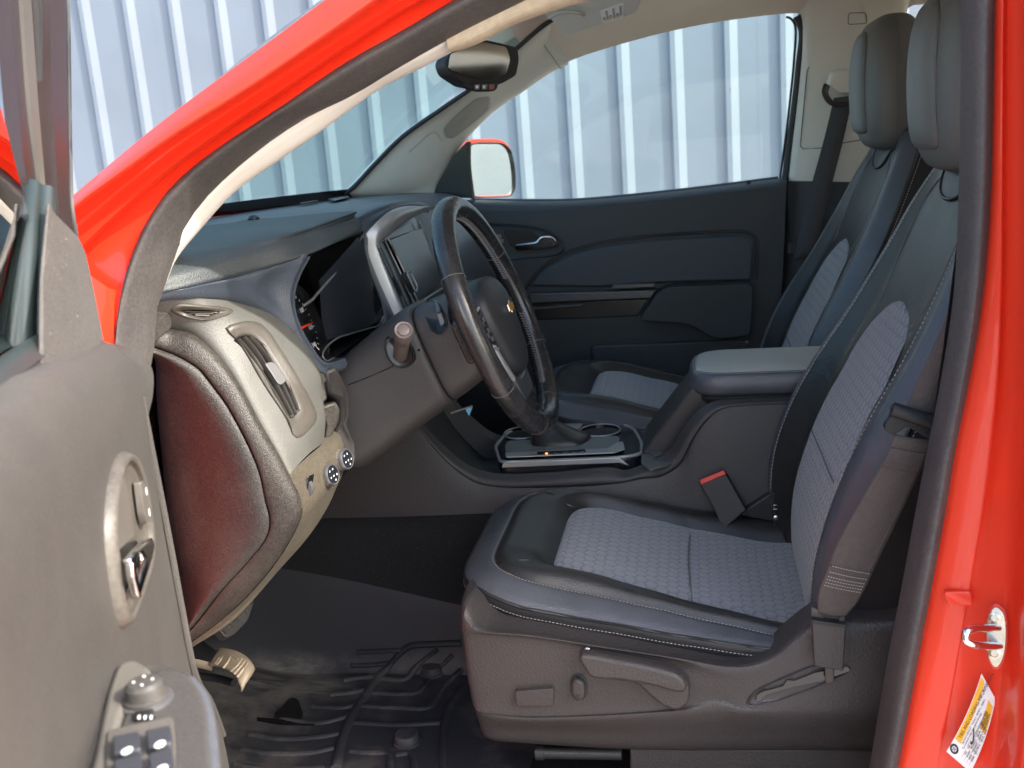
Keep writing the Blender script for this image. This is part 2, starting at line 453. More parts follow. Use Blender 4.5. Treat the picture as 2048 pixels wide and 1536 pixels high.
M_trim = mat('stone_pillar_plastic', (.62, .61, .55), .6, grain=500, gstr=.15, var=.04)
M_liner = mat('stone_headliner_cloth', (.70, .64, .55), .95, grain=900, gstr=.3, kind='noise', var=.05)
M_edge = webbing('ribbed_trim_cloth', (.44, .38, .28), 1600)
M_leather = mat('black_leather', (.024, .024, .025), .36, grain=650, gstr=.14, var=.1)
M_leathg = mat('grey_black_leather', (.028, .028, .027), .34, grain=500, gstr=.3, var=.15, vscale=14, wrinkle=.12)
M_ledge = mat('slate_leather', (.078, .084, .096), .36, grain=600, gstr=.25, var=.12, vscale=14, wrinkle=.2)
M_wheel = mat('worn_wheel_leather', (.019, .019, .020), .27, coat=.15, grain=300, gstr=.05, var=.25, vscale=25)
M_fab = hexfabric('hex_knit_fabric', (.215, .228, .247))
M_back = mat('seat_back_cloth', (.022, .019, .019), .9, grain=700, gstr=.3, kind='noise')
M_side = mat('seat_side_plastic', (.046, .041, .040), .48, grain=360, gstr=.45, var=.06)
M_brown = mat('column_plastic', (.042, .039, .038), .5, grain=480, gstr=.25, var=.05)
M_cons = mat('console_plastic', (.036, .034, .034), .5, grain=420, gstr=.3)
M_silver = mat('satin_silver_trim', (.40, .41, .41), .3, metal=.45, var=.04)
M_satin = mat('satin_grey_trim', (.20, .20, .205), .35, metal=.7, var=.04)
M_chrome = mat('chrome', (.78, .77, .75), .10, metal=1, var=.03)
M_steel = mat('zinc_steel', (.62, .58, .50), .25, metal=1, var=.15, vscale=60)
M_pedal = mat('worn_metal_pedal', (.42, .36, .26), .5, metal=.2, dust=.5, dustc=(.38, .33, .24), grain=400, gstr=.3, kind='noise')
M_pedrub = mat('pedal_rubber', (.035, .036, .038), .6, dust=.25, dustc=(.22, .2, .17))
M_carpet = mat('black_carpet', (.010, .010, .011), 1, grain=900, gstr=.9, kind='noise', speck=.12)
M_web = webbing('seat_belt_webbing', (.085, .070, .062))
M_webg = webbing('far_seat_belt_webbing', (.050, .050, .055))
M_redbtn = mat('red_buckle_plastic', (.62, .03, .025), .35)
M_white = mat('white_mark', (.8, .8, .78), .5)
M_thread = mat('grey_thread', (.42, .40, .37), .8)
M_tdark = mat('dark_thread', (.12, .115, .11), .7)
M_needle = mat('red_needle', (.7, .04, .02), .4)
M_gold = mat('gold_emblem', (.75, .38, .07), .3, metal=.6)
M_label = mat('white_label_film', (.78, .76, .74), .4, var=.02)
M_yellow = mat('yellow_label_film', (.82, .42, .01), .45, var=.02)
M_ink = mat('black_ink', (.02, .02, .02), .6)
M_mirror = mat('mirror_silver', (.88, .90, .90), .02, metal=1, var=0)
M_mirdim = mat('dimming_mirror', (.42, .40, .34), .02, metal=1, var=0)
M_screen = mat('display_glass', (.012, .014, .018), .25, var=.02)
M_wind = glassmat('windshield_glass', (.62, .83, .80), .9)
M_side_glass = glassmat('side_glass', (.80, .945, .925), .9)
M_priv = glassmat('privacy_glass', (.02, .022, .022), .9)  # tint taken near opaque to keep sun patches out of the cab
M_doorglass = glassmat('open_door_glass', (.52, .76, .74), 1.0)
M_maroon = mat('door_frame_film', (.022, .013, .012), .4, grain=500, gstr=.1, kind='noise', var=.1)
M_belt = mat('window_run_rubber', (.020, .030, .030), .35, var=.1)
def matmat():
    k = NT('rubber_floor_mat'); b = k.b; k.set(Roughness=.5); tc = k.n('ShaderNodeTexCoord')
    n1 = k.n('ShaderNodeTexNoise', i_Scale=7, i_Detail=9, i_Roughness=.72); k.l(tc.outputs['Object'], n1.inputs['Vector'])
    n2 = k.n('ShaderNodeTexNoise', i_Scale=2.6, i_Detail=4); k.l(tc.outputs['Object'], n2.inputs['Vector'])
    mp = k.n('ShaderNodeMapping'); mp.inputs['Scale'].default_value = (8, 60, 8); mp.inputs['Rotation'].default_value = (0, 0, .5); k.l(tc.outputs['Object'], mp.inputs[0])
    n3 = k.n('ShaderNodeTexNoise', i_Scale=1, i_Detail=6, i_Roughness=.7); k.l(mp.outputs[0], n3.inputs['Vector'])
    f = k.math('MULTIPLY', k.math('ADD', n1.outputs['Fac'], k.math('MULTIPLY', n3.outputs['Fac'], .25)), k.math('ADD', n2.outputs['Fac'], .55))
    r1 = k.n('ShaderNodeMapRange'); r1.inputs['From Min'].default_value = .62; r1.inputs['From Max'].default_value = .95; r1.inputs['To Max'].default_value = .42; k.l(f, r1.inputs['Value'])
    # the scuffed pale patch by the heel
    sp = k.vm('SUBTRACT', tc.outputs['Object'], (-.90, .10, 0)); sp = k.vm('MULTIPLY', sp.outputs[0], (7, 11, 0)); ln = k.vm('LENGTH', sp.outputs[0])
    r2 = k.n('ShaderNodeMapRange', interpolation_type='SMOOTHSTEP'); r2.inputs['From Min'].default_value = 1.2; r2.inputs['From Max'].default_value = .2; k.l(ln.outputs['Value'], r2.inputs['Value'])
    r3 = k.n('ShaderNodeMapRange'); r3.inputs['From Min'].default_value = .42; r3.inputs['From Max'].default_value = .7; k.l(n3.outputs['Fac'], r3.inputs['Value'])
    sc = k.math('MULTIPLY', k.math('MULTIPLY', r2.outputs[0], r3.outputs[0]), .8)
    m1 = k.n('ShaderNodeMix', data_type='RGBA'); m1.inputs['A'].default_value = (.022, .024, .029, 1); m1.inputs['B'].default_value = (.27, .25, .215, 1); sz_ = k.n('ShaderNodeSeparateXYZ'); k.l(tc.outputs['Object'], sz_.inputs[0]); fl_ = k.n('ShaderNodeMapRange', interpolation_type='SMOOTHSTEP'); fl_.inputs['From Min'].default_value = .05; fl_.inputs['From Max'].default_value = .015; fl_.inputs['To Min'].default_value = .06; k.l(sz_.outputs[2], fl_.inputs['Value'])
    k.l(k.math('MULTIPLY', k.math('MAXIMUM', r1.outputs[0], sc), fl_.outputs[0]), m1.inputs['Factor'])
    k.l(m1.outputs['Result'], b.inputs['Base Color'])
    rr = k.n('ShaderNodeMapRange'); rr.inputs['To Min'].default_value = .4; rr.inputs['To Max'].default_value = .8; k.l(n1.outputs['Fac'], rr.inputs['Value']); k.l(rr.outputs[0], b.inputs['Roughness'])
    bp = k.n('ShaderNodeBump', i_Strength=.3, i_Distance=.001); g = k.n('ShaderNodeTexNoise', i_Scale=300, i_Detail=3); k.l(tc.outputs['Object'], g.inputs['Vector']); k.l(g.outputs['Fac'], bp.inputs['Height']); k.l(bp.outputs[0], b.inputs['Normal'])
    return k.m
M_mat = matmat()
M_wall = mat('pale_blue_painted_steel', (.175, .208, .25), .45, var=.09, vscale=1.2)
M_ground = mat('pale_concrete', (.43, .395, .355), .9, var=.2, vscale=2, grain=40, gstr=.3, kind='noise')
M_gloss2 = mat('semi_gloss_black', (.014, .015, .016), .22, var=.05)
M_satin_dark = mat('smoked_satin_trim', (.075, .080, .085), .30, metal=.3, var=.05)
M_vgrey = mat('grey_green_rubber', (.11, .115, .105), .6, var=.1)
M_satin_k = mat('ribbed_knob_plastic', (.17, .155, .135), .35, dust=.2)
M_icon = mat('dim_screen_icon', (.022, .024, .028), .3)
M_stalk = mat('stalk_plastic', (.13, .105, .095), .35)
M_bluetag = mat('blue_plastic_tag', (.08, .30, .45), .4)
M_lace = mat('black_lacing', (.16, .16, .16), .5)
M_sail = mat('speckled_grey_plastic', (.055, .052, .048), .6, grain=420, gstr=.4, dust=.25, dustc=(.12, .11, .10), speck=.25)
M_fgrey = mat('grey_frame_strip', (.06, .056, .05), .5)
M_bez = mat('pale_stone_plastic', (.062, .058, .052), .45, grain=500, gstr=.1, dust=.15)
M_bez2 = mat('stone_plastic', (.085, .08, .073), .4, dust=.1)
M_dial = mat('dusty_black_dial', (.05, .048, .046), .4, dust=.2, dustc=(.15, .14, .12))
M_switch = mat('blue_black_switch', (.035, .038, .046), .4)
M_edge2 = webbing('ribbed_sill_plate', (.26, .24, .22), 900)
M_trim2 = mat('stone_plastic_recess_shade', (.36, .345, .30), .6, grain=500, gstr=.15, var=.04)  # grip recess shade put in as darker trim colour; seams, pivot share it
M_pad2 = mat('sheen_armrest_leather', (.33, .35, .335), .42, grain=450, gstr=.3, var=.1)  # base colour lifted to paint in the reflected sheen on the pad
M_headl = mat('headrest_leather', (.125, .122, .115), .45, grain=450, gstr=.3, var=.06)
M_satin2 = mat('gate_reflection_satin', (.22, .235, .23), .25, metal=.2, var=.06)  # pale grey paints in windshield light reflected off the black shifter plate
M_stain = mat('dried_oil_stain', (.010, .010, .011), .35)
M_inlay = mat('pale_taupe_plastic', (.115, .108, .094), .42, grain=500, gstr=.1)
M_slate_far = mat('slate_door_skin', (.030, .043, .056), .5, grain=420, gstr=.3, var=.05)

# ------------------------------------------------------------------ ground and the building
GZ = -.62
me = bpy.data.meshes.new('ground'); me.from_pydata([(-200, -200, GZ), (200, -200, GZ), (200, 200, GZ), (-200, 200, GZ)], [], [(0, 1, 2, 3)])
tag(link('ground', me, M_ground), kind='structure')
WN = Vector((math.sin(R(1)), math.cos(R(1)), 0)); WT = Vector((WN.y, -WN.x, 0)); WD = 4.6
bld = tag(empty('metal_building', WN*WD+Vector((0, 0, GZ))), 'pale blue ribbed metal building standing behind the red truck', 'building')
def wall_panel(u0, n, off):
    prof = []
    for k in range(n):
        b = u0+k*.305
        prof += [(b-.1525, 0), (b-.042, 0), (b-.026, .019), (b+.002, .019), (b+.046, 0)]
    prof.append((u0+(n-.5)*.305, 0))
    rows = [[WN*(WD-h-off)+WT*u+Vector((0, 0, z)) for u, h in prof] for z in (GZ, 6.0)]
    vs, fs = grid(rows); o = mesh('wall_panel', vs, fs, M_wall, bld, 20)
    return o
for k in range(-12, 24): wall_panel(-.575+.305*3*k, 3, .0006*(k % 2))
# screws down each rib and a base trim
sv = []; sf = []
for k in range(-24, 30):
    u = -.575+.305*k
    for z in [.05+.38*i for i in range(-1, 9)]:
        p = WN*(WD-.015)+WT*u+Vector((0, 0, z)); n0 = len(sv)
        for e in range(6): sv.append(p+WT*math.cos(e*1.047)*.007+Vector((0, 0, 1))*math.sin(e*1.047)*.007)
        for e in range(6): sv.append(p-WN*.006+WT*math.cos(e*1.047)*.005+Vector((0, 0, 1))*math.sin(e*1.047)*.005)
        sf.append(tuple(n0+6+e for e in range(6))); sf += [(n0+e, n0+(e+1) % 6, n0+6+(e+1) % 6, n0+6+e) for e in range(6)]
sc = mesh('wall_screw', sv, sf, M_wall, bld, 20); sc['kind'] = 'stuff'

# ------------------------------------------------------------------ the truck
T = tag(empty('pickup_truck', (.2, .36, GZ)), 'red crew cab pickup truck with its driver door open, seen into the front seats', 'pickup truck')
PLN = (0, 1, -.2)
# red door-opening side: silhouette edge -> creases -> flange behind the weather seal
o0 = PL(PLN, -.70, (90, 440), (138, 398), (200, 345), (300, 262), (400, 185), (455, 145), (550, 75), (650, 0), (730, -55))+[V((-.10, -.43, 1.285)), V((.25, -.42, 1.305)), V((1.3, -.42, 1.29))]
o0b = PL(PLN, -.715, (95, 456), (140, 412), (220, 350), (330, 268), (500, 150), (690, 24), (800, -45))+[V((-.08, -.45, 1.262)), V((.25, -.44, 1.28)), V((1.3, -.44, 1.26))]
o1 = PL(PLN, -.712, (100, 470), (143, 424), (239, 352), (342, 277), (513, 168), (700, 40), (820, -40))+[V((-.06, -.45, 1.25)), V((.25, -.44, 1.268)), V((1.3, -.44, 1.25))]
o2 = PL(PLN, -.668, (100, 495), (150, 450), (250, 368), (350, 290), (500, 192), (700, 62), (840, -25))+[V((-.05, -.425, 1.235)), V((.25, -.415, 1.25)), V((1.3, -.415, 1.24))]
o3 = PL(PLN, -.672, (140, 515), (205, 452), (280, 384), (340, 335), (440, 262), (560, 182), (700, 86), (880, -20))+[V((-.04, -.40, 1.21)), V((.25, -.39, 1.235)), V((1.3, -.39, 1.22))]
o3b = PL(PLN, -.640, (145, 530), (208, 462), (286, 392), (346, 342), (446, 268), (566, 187), (706, 91), (884, -16))+[V((-.04, -.392, 1.204)), V((.25, -.382, 1.23)), V((1.3, -.382, 1.215))]
o4 = PL(PLN, -.645, (226, 800), (228, 720), (232, 660), (241, 590), (258, 525), (287, 455), (342, 374), (427, 302), (557, 216), (697, 121), (797, 65), (902, 3), (1000, -48))+[V((-.08, -.388, 1.185)), V((.2, -.385, 1.205)), V((.3, -.385, 1.205)), V((1.3, -.385, 1.195))]
o4c = [p+V((0, .03, 0)) for p in o4]
body = sheet('body_shell', [o0, o0b, o1, o2, o3], M_red, T, 70, 5)
b2 = sheet('x', [o3, o3b, o4, o4c], M_red, None, 70, 3, hard=True)
# hinge pillar (below the windshield corner) and cowl side
b3 = sheet('x', [[V((-1.05, -.56, 1.0)), V((-1.05, -.57, .8)), V((-1.05, -.58, .3)), V((-1.05, -.56, -.2))],
                 PL(PLN, -.67, (60, 470))+[V((-.99, -.55, .8)), V((-.99, -.565, .3)), V((-.99, -.54, -.2))],
                 PL(PLN, -.66, (120, 500))+[V((-.90, -.50, .78)), V((-.93, -.50, .3)), V((-.95, -.49, -.2))],
                 [o4[2]+V((0, 0, .05)), o4[1]+V((-.0, .0, -.05)), V((-.86, -.44, .3)), V((-.88, -.44, -.1))],
                 [V((-.80, -.41, .84)), V((-.83, -.40, .72)), V((-.86, -.38, .3)), V((-.88, -.38, -.1))]], M_red, None, 30, 3)
# roof skin, rear body side, rocker, B-pillar jamb
roofs = sheet('x', [[o0[8], o0[9], o0[10], o0[11]], [V((-.42, -.30, 1.38)), V((0, -.32, 1.385)), V((.4, -.32, 1.39)), V((1.3, -.32, 1.36))], [V((-.62, .36, 1.43)), V((-.1, .36, 1.45)), V((.4, .36, 1.45)), V((1.3, .36, 1.42))],
                    [V((-.42, 1.02, 1.38)), V((0, 1.04, 1.385)), V((.4, 1.04, 1.39)), V((1.3, 1.04, 1.36))], [V((-.45, 1.16, 1.24)), V((-.10, 1.16, 1.27)), V((.25, 1.16, 1.27)), V((1.3, 1.16, 1.26))]], M_red, None, 30, 5)
q = PL((0, 1, 0), -.435, (1991, -60), (1989, 0), (1981, 390), (1966, 586), (1942, 742), (1911, 898), (1893, 1011), (1843, 1284), (1796, 1536), (1770, 1650))
q0 = [p+V((.005, .03, 0)) for p in q]
q1 = PL((0, 1, 0), -.448, (2008, -60), (2006, 0), (2003, 390), (2000, 586), (1992, 742), (1976, 898), (1962, 1011), (1915, 1284), (1868, 1536), (1845, 1650))
q1b = PL((0, 1, 0), -.441, (2012, -60), (2010, 0), (2007, 390), (2004, 586), (1997, 742), (1982, 898), (1968, 1011), (1922, 1284), (1876, 1536), (1853, 1650))
q2 = PL((0, 1, 0), -.452, (2022, -60), (2020, 0), (2020, 390), (2018, 586), (2012, 742), (2004, 898), (1996, 1011), (1965, 1284), (1925, 1536), (1905, 1650))
q3 = PL((0, 1, 0), -.475, (2050, -60), (2048, 0), (2052, 390), (2050, 586), (2046, 742), (2042, 898), (2038, 1011), (2020, 1284), (1992, 1536), (1975, 1650))
q4 = PL((0, 1, 0), -.53, (2095, -60), (2095, 0), (2100, 390), (2100, 586), (2098, 742), (2095, 898), (2090, 1011), (2075, 1284), (2055, 1536), (2040, 1650))
q5 = [p+V((.06, -.012, 0)) for p in q4]
jamb = sheet('x', [q0, q, q1, q1b, q2, q3, q4, q5], M_red, None, 40, 4)
rear = sheet('x', [[V((.36, -.36, 1.2)), V((1.35, -.36, 1.2))], [V((.30, -.52, .86)), V((1.35, -.52, .86))], [V((.28, -.575, .55)), V((1.35, -.575, .55))], [V((.27, -.56, 0)), V((1.35, -.56, 0))], [V((.26, -.53, -.32)), V((1.35, -.53, -.32))]][1:], M_red, None, 6, 5)
post = plate('x', [V((.235, -.455, -.1)), V((.42, -.53, -.1)), V((.42, -.40, -.1)), V((.235, -.40, -.1))], (.035, .03, 1.32), M_red, None, .004)
rock = plate('x', [V((-.98, -.40, -.07)), V((-.98, -.54, -.10)), V((-.98, -.545, -.30)), V((-.98, -.40, -.33))], (2.3, 0, 0), M_red, None, .015)
farq = sheet('x', [[V((-1.2, 1.27, .78)), V((.1, 1.27, .80)), V((1.35, 1.27, .82))], [V((-1.2, 1.31, .5)), V((.1, 1.31, .5)), V((1.35, 1.31, .5))], [V((-1.2, 1.28, -.3)), V((.1, 1.28, -.3)), V((1.35, 1.28, -.3))]], M_red, None, 8, 4)
hood = sheet('x', [[V((-1.10, -.56, .84)), V((-1.6, -.56, .80)), V((-2.2, -.50, .72)), V((-2.35, -.4, .55))], [V((-1.12, -.50, .875)), V((-1.6, -.49, .84)), V((-2.2, -.42, .77)), V((-2.37, -.3, .55))], [V((-1.28, -.10, .885)), V((-1.7, 0, .90)), V((-2.25, 0, .83)), V((-2.42, 0, .55))],
                   [V((-1.34, .36, .885)), V((-1.7, .36, .91)), V((-2.25, .36, .84)), V((-2.45, .36, .55))], [V((-1.28, .82, .885)), V((-1.7, .72, .90)), V((-2.25, .72, .83)), V((-2.42, .72, .55))], [V((-1.12, 1.22, .875)), V((-1.6, 1.2, .84)), V((-2.2, 1.14, .77)), V((-2.37, 1.0, .55))], [V((-1.10, 1.28, .84)), V((-1.6, 1.28, .80)), V((-2.2, 1.22, .72)), V((-2.35, 1.1, .55))]], M_red, None, 24, 4)
fender = sheet('x', [[V((-.98, -.57, .80)), V((-1.10, -.57, .84)), V((-1.6, -.565, .80)), V((-2.2, -.505, .72))], [V((-.98, -.60, .55)), V((-1.3, -.62, .55)), V((-1.7, -.62, .55)), V((-2.25, -.55, .5))], [V((-1.0, -.585, -.25)), V((-1.2, -.6, -.1)), V((-2.0, -.6, -.1)), V((-2.3, -.5, -.2))]], M_red, None, 20, 5)
body = join('body_shell', [body, b2, b3, roofs, jamb, rear, post, rock, farq, hood, fender], T)
# firewall, floor pan, rear bulkhead: the dark inside of the shell
fl = []
fl.append(sheet('x', [[V((-1.22, -.44, .30)), V((-1.22, 1.16, .30))], [V((-1.12, -.44, .06)), V((-1.12, 1.16, .06))], [V((-.98, -.44, -.02)), V((-.98, 1.16, -.02))], [V((.0, -.44, -.03)), V((0, 1.16, -.03))], [V((1.3, -.44, -.03)), V((1.3, 1.16, -.03))]], M_carpet, None, 12, 4))
fl.append(sheet('x', [[V((-1.22, -.44, .29)), V((-1.22, 1.16, .29))], [V((-1.27, -.44, .84)), V((-1.27, 1.16, .84))]], M_carpet, None, 6, 2))
fl.append(sheet('x', [[V((-1.22, .17, -.02)), V((.25, .17, -.02)), V((1.3, .2, -.02))], [V((-1.22, .19, .17)), V((.25, .19, .15)), V((1.3, .25, .05))], [V((-1.22, .205, .29)), V((.25, .215, .27)), V((1.3, .28, .09))], [V((-1.22, .36, .30)), V((.25, .36, .28)), V((1.3, .36, .1))], [V((-1.22, .515, .29)), V((.25, .505, .27)), V((1.3, .44, .09))], [V((-1.22, .55, -.02)), V((.25, .55, -.02)), V((1.3, .52, -.02))]], M_carpet, None, 10, 4))
floor = join('carpet', fl, T)
# rear cab: bulkhead, rear bench, rear door inner panels
rb = [sheet('x', [[V((1.28, -.46, -.05)), V((1.28, 1.18, -.05))], [V((1.30, -.46, .88)), V((1.30, 1.18, .88))]], M_blackdoor, None, 4, 2)]
rb.append(sheet('x', [[V((.30, -.44, -.05)), V((1.3, -.44, -.05))], [V((.30, -.45, .5)), V((1.3, -.45, .5))], [V((.30, -.47, .87)), V((1.3, -.47, .87))]], M_blackdoor, None, 6, 4))
rb.append(sheet('x', [[V((.28, 1.16, -.05)), V((1.3, 1.16, -.05))], [V((.28, 1.17, .5)), V((1.3, 1.17, .5))], [V((.28, 1.19, .86)), V((1.3, 1.19, .86))]], M_blackdoor, None, 6, 4))
join('rear_cab_panel', rb, T)
rs = empty('rear_bench_seat', (.9, .36, .3), T)
for nm, a, b in (('cushion', (.72, .20, .30), (1.15, .16, .30)), ('backrest', (1.08, .16, .42), (1.20, .10, .85))):
    P = [V(a)+V((0, -.60, 0)), V(b)+V((0, -.60, 0))]
    if nm == 'cushion': plate(nm, [V((.68, -.26, .12)), V((.66, -.26, .34)), V((1.15, -.26, .30)), V((1.15, -.26, .12))], (0, 1.24, 0), M_ledge, rs, .04)
    else: plate(nm, [V((1.02, -.26, .30)), V((1.14, -.26, .86)), V((1.24, -.26, .86)), V((1.18, -.26, .30))], (0, 1.24, 0), M_ledge, rs, .04)
for y in (0, .72): plate('headrest', [V((1.12, y-.12, .88)), V((1.14, y-.12, 1.02)), V((1.22, y-.12, 1.02)), V((1.21, y-.12, .88))], (0, .24, 0), M_leathg, rs, .03)
# weather seal round the opening
s0 = o4; shft = lambda L, dy, dz=0: [p+V((0, dy, dz)) for p in L]
si = PL(PLN, -.60, (276, 830), (285, 740), (294, 690), (295, 645), (300, 612), (318, 566), (333, 520), (356, 466), (402, 400), (490, 318), (600, 240), (700, 190), (768, 149), (898, 75), (1042, 3), (1120, -32))+[V((-.06, -.35, 1.16)), V((.2, -.345, 1.18)), V((.3, -.345, 1.18)), V((1.3, -.345, 1.17))]
sm = [(a*.62+b*.38)+V((0, -.022, 0)) for a, b in zip(cr(s0, 40), cr(si, 40))]
sm2 = [(a*.25+b*.75)+V((0, -.014, 0)) for a, b in zip(cr(s0, 40), cr(si, 40))]
sea = sheet('x', [shft(s0, .012), s0, sm, sm2, si, shft(si, .02)], M_seal, None, 90, 5)
bl = PL((0, 1, 0), -.40, (1926, -70), (1923, 0), (1920, 200), (1917, 390), (1907, 586), (1880, 766), (1858, 880), (1833, 1011), (1800, 1190), (1775, 1318), (1738, 1536), (1715, 1650))
br = PL((0, 1, 0), -.435, (1991, -60), (1989, 0), (1981, 390), (1966, 586), (1942, 742), (1911, 898), (1893, 1011), (1843, 1284), (1796, 1536), (1770, 1650))
bl, br = cr(bl, 40), cr(br, 40)
bm1 = [a*.7+b*.3+V((-.004, -.026, 0)) for a, b in zip(bl, br)]; bm2 = [a*.3+b*.7+V((-.004, -.024, 0)) for a, b in zip(bl, br)]
sea2 = sheet('x', [[p+V((.03, .02, 0)) for p in bl], bl, bm1, bm2, br, [p+V((.012, .012, 0)) for p in br]], M_seal, None, 60, 5)
join('weather_seal', [sea, sea2], T)
# far door weather seal by the B pillar is part of the far door, below
# sill scuff plate and kick panel at the bottom of the opening

# ------------------------------------------------------------------ pillar trims, headliner, glass, visor, mirror
# near A-pillar trim and the ribbed cloth edge above it
g0 = cr(si[1:12], 60)
def sect(L, a, b, n=30): return resample(L[int(a*(len(L)-1)):int(b*(len(L)-1))+1], n)
gi = PL(PLN, -.56, (301, 640), (303, 622), (313, 602), (332, 566), (352, 520), (400, 460), (470, 384), (560, 319), (640, 264), (700, 220), (768, 173), (847, 134), (912, 100))
gi2 = [p+V((-.03, .05, 0)) for p in gi]
sh_ = [p for p in cr(si[2:13], 50)]
sh_ = PL(PLN, -.597, (295, 645), (300, 612), (318, 566), (333, 520), (356, 466), (402, 400), (490, 318), (600, 240), (700, 190), (768, 149), (898, 75), (905, 71))
nt_ = sheet('pillar_trim', [shft(sh_, .004), [(a*.5+b*.5)+V((0, -.006, 0)) for a, b in zip(cr(sh_, 40), cr(gi, 40))], gi, gi2], M_trim, T, 60, 4)
nt_['label'] = 'stone coloured trim along the inside of the near windshield pillar'
eo = PL(PLN, -.597, (893, 78), (900, 74), (1000, 22), (1042, 3), (1120, -32))+[V((-.02, -.345, 1.165)), V((.25, -.34, 1.18))]
ei = PL(PLN, -.555, (908, 102), (925, 99), (945, 92), (973, 80), (1025, 51), (1059, 38), (1110, 21), (1189, -2), (1260, -24))+[V((.0, -.29, 1.20)), V((.25, -.28, 1.22))]
em = [(a*.5+b*.5)+V((0, -.012, -.006)) for a, b in zip(cr(eo, 40), cr(ei, 40))]
sheet('cloth_trim', [eo, em, ei, [p+V((-.01, .05, .02)) for p in ei]], M_edge, T, 60, 4)
# headliner
hl = sheet('headliner', [
    Y(1.145, (1040, 183), (1075, 158), (1130, 126), (1250, 86), (1400, 50), (1560, 28), (1600, 26))+[V((.32, 1.145, 1.235)), V((1.3, 1.145, 1.215))],
    [V((-.66, 1.10, 1.11)), V((-.56, 1.10, 1.175)), V((-.45, 1.10, 1.215)), V((-.20, 1.10, 1.26)), V((.05, 1.10, 1.285)), V((.3, 1.10, 1.29)), V((1.3, 1.10, 1.27))],
    [V((-.60, 1.02, 1.225)), V((-.50, 1.02, 1.262)), V((-.2, 1.02, 1.305)), V((.05, 1.02, 1.322)), V((.3, 1.02, 1.325)), V((1.3, 1.02, 1.31))],
    [V((-.56, .88, 1.275)), V((-.46, .88, 1.30)), V((-.2, .88, 1.335)), V((.05, .88, 1.35)), V((.3, .88, 1.35)), V((1.3, .88, 1.34))],
    [V((-.58, .36, 1.30)), V((-.4, .36, 1.335)), V((-.2, .36, 1.37)), V((.05, .36, 1.385)), V((.3, .36, 1.385)), V((1.3, .36, 1.37))],
    [V((-.52, -.05, 1.27)), V((-.3, -.15, 1.32)), V((.05, -.15, 1.345)), V((.3, -.15, 1.345)), V((1.3, -.15, 1.335))],
    [V((-.42, -.26, 1.20)), V((-.2, -.26, 1.245)), V((.05, -.27, 1.265)), V((.3, -.27, 1.27)), V((1.3, -.27, 1.26))],
    [V((-.36, -.30, 1.165)), V((-.2, -.30, 1.195)), V((.05, -.31, 1.215)), V((.3, -.31, 1.225)), V((1.3, -.31, 1.215))]], M_liner, T, 60, 5)
HB = bvh(hl)
# far A pillar trim: windshield side edge -> window side edge
wa = D((660, 392, 1.04), (690, 385, 1.04), (745, 330, 1.045), (800, 275, 1.05), (880, 218, 1.05), (955, 165, 1.05), (1010, 115, 1.05), (1070, 62, 1.04), (1100, 40, 1.02))
wb_ = D((760, 399, 1.10), (800, 385, 1.10), (830, 360, 1.10), (875, 305, 1.105), (920, 250, 1.105), (975, 200, 1.10), (1030, 150, 1.10), (1080, 100, 1.09), (1105, 70, 1.08))
wc = D((866, 398, 1.145), (872, 375, 1.145), (885, 350, 1.145), (905, 312, 1.145), (935, 272, 1.145), (985, 222, 1.145), (1040, 184, 1.145), (1100, 142, 1.145), (1135, 124, 1.145))
wmid = [(a*.5+b*.5)+V((0, -.012, .004)) for a, b in zip(cr(wa, 30), cr(wb_, 30))]
at_ = sheet('pillar_trim', [[p+V((-.02, .03, 0)) for p in wa], wa, wmid, wb_, wc, [p+V((0, .03, 0)) for p in wc]], M_trim, T, 50, 4)
at_['label'] = 'stone coloured trim on the far windshield pillar with a grip recess'
AB = bvh(at_)
# grip recess and its lower plate on that trim, and the seam to the headliner
def dish(name, pts, m, parent, tree, depth=.012, rim=.3):
    P = onto(tree, pts, .001); n = len(P); c = sum(P, Vector())/n
    vw = (c-CPOS).normalized(); Q = [p.lerp(c, rim*.35)+vw*depth for p in P]
    return P, Q, c
P = rnd(onto(AB, [(952, 196), (980, 192), (981, 216), (940, 251), (906, 277), (892, 276), (886, 258), (910, 232)], .002), .008, 4)
c = sum(P, Vector())/len(P)
sheet('grip_recess', [P, [p.lerp(c, .10)+V((.002, .002, -.002)) for p in P], [p.lerp(c, .2)+V((.003, .002, -.001)) for p in P], [p.lerp(c, .999)+V((.003, .002, -.001)) for p in P]], M_trim2, at_, len(P), 2, hard=True, closed=True)
tube('trim_seam', onto(AB, [(818, 304), (840, 285), (862, 266), (872, 266), (884, 282)], .0008), .0009, M_trim2, at_, 6)
tube('trim_seam', D((1075, 60, 1.06), (1090, 92, 1.09), (1108, 118, 1.115), (1122, 138, 1.14)), .0016, M_trim2, at_, 6)
# windshield
ZB = .884
wbase = Z(ZB, (250, 470), (330, 450), (430, 428), (500, 414), (560, 404), (620, 395), (670, 388))+[V((-1.03, 1.03, ZB+.003)), V((-.99, 1.12, ZB+.004))]
wbase = [V((-.86, -.40, ZB)), V((-1.03, -.22, ZB)), V((-1.13, .0, ZB)), V((-1.19, .36, ZB)), V((-1.14, .72, ZB)), V((-1.06, .95, ZB)), V((-.99, 1.10, ZB))]
wtop = [V((-.30, -.30, 1.215)), V((-.45, -.15, 1.262)), V((-.54, .05, 1.29)), V((-.58, .36, 1.30)), V((-.56, .72, 1.29)), V((-.54, .92, 1.265)), V((-.52, 1.06, 1.22))]
wmid = [(a*.5+b*.5)+V((-.02, 0, .02)) for a, b in zip(wbase, wtop)]
sheet('windshield', [wbase, wmid, wtop], M_wind, T, 30, 8)
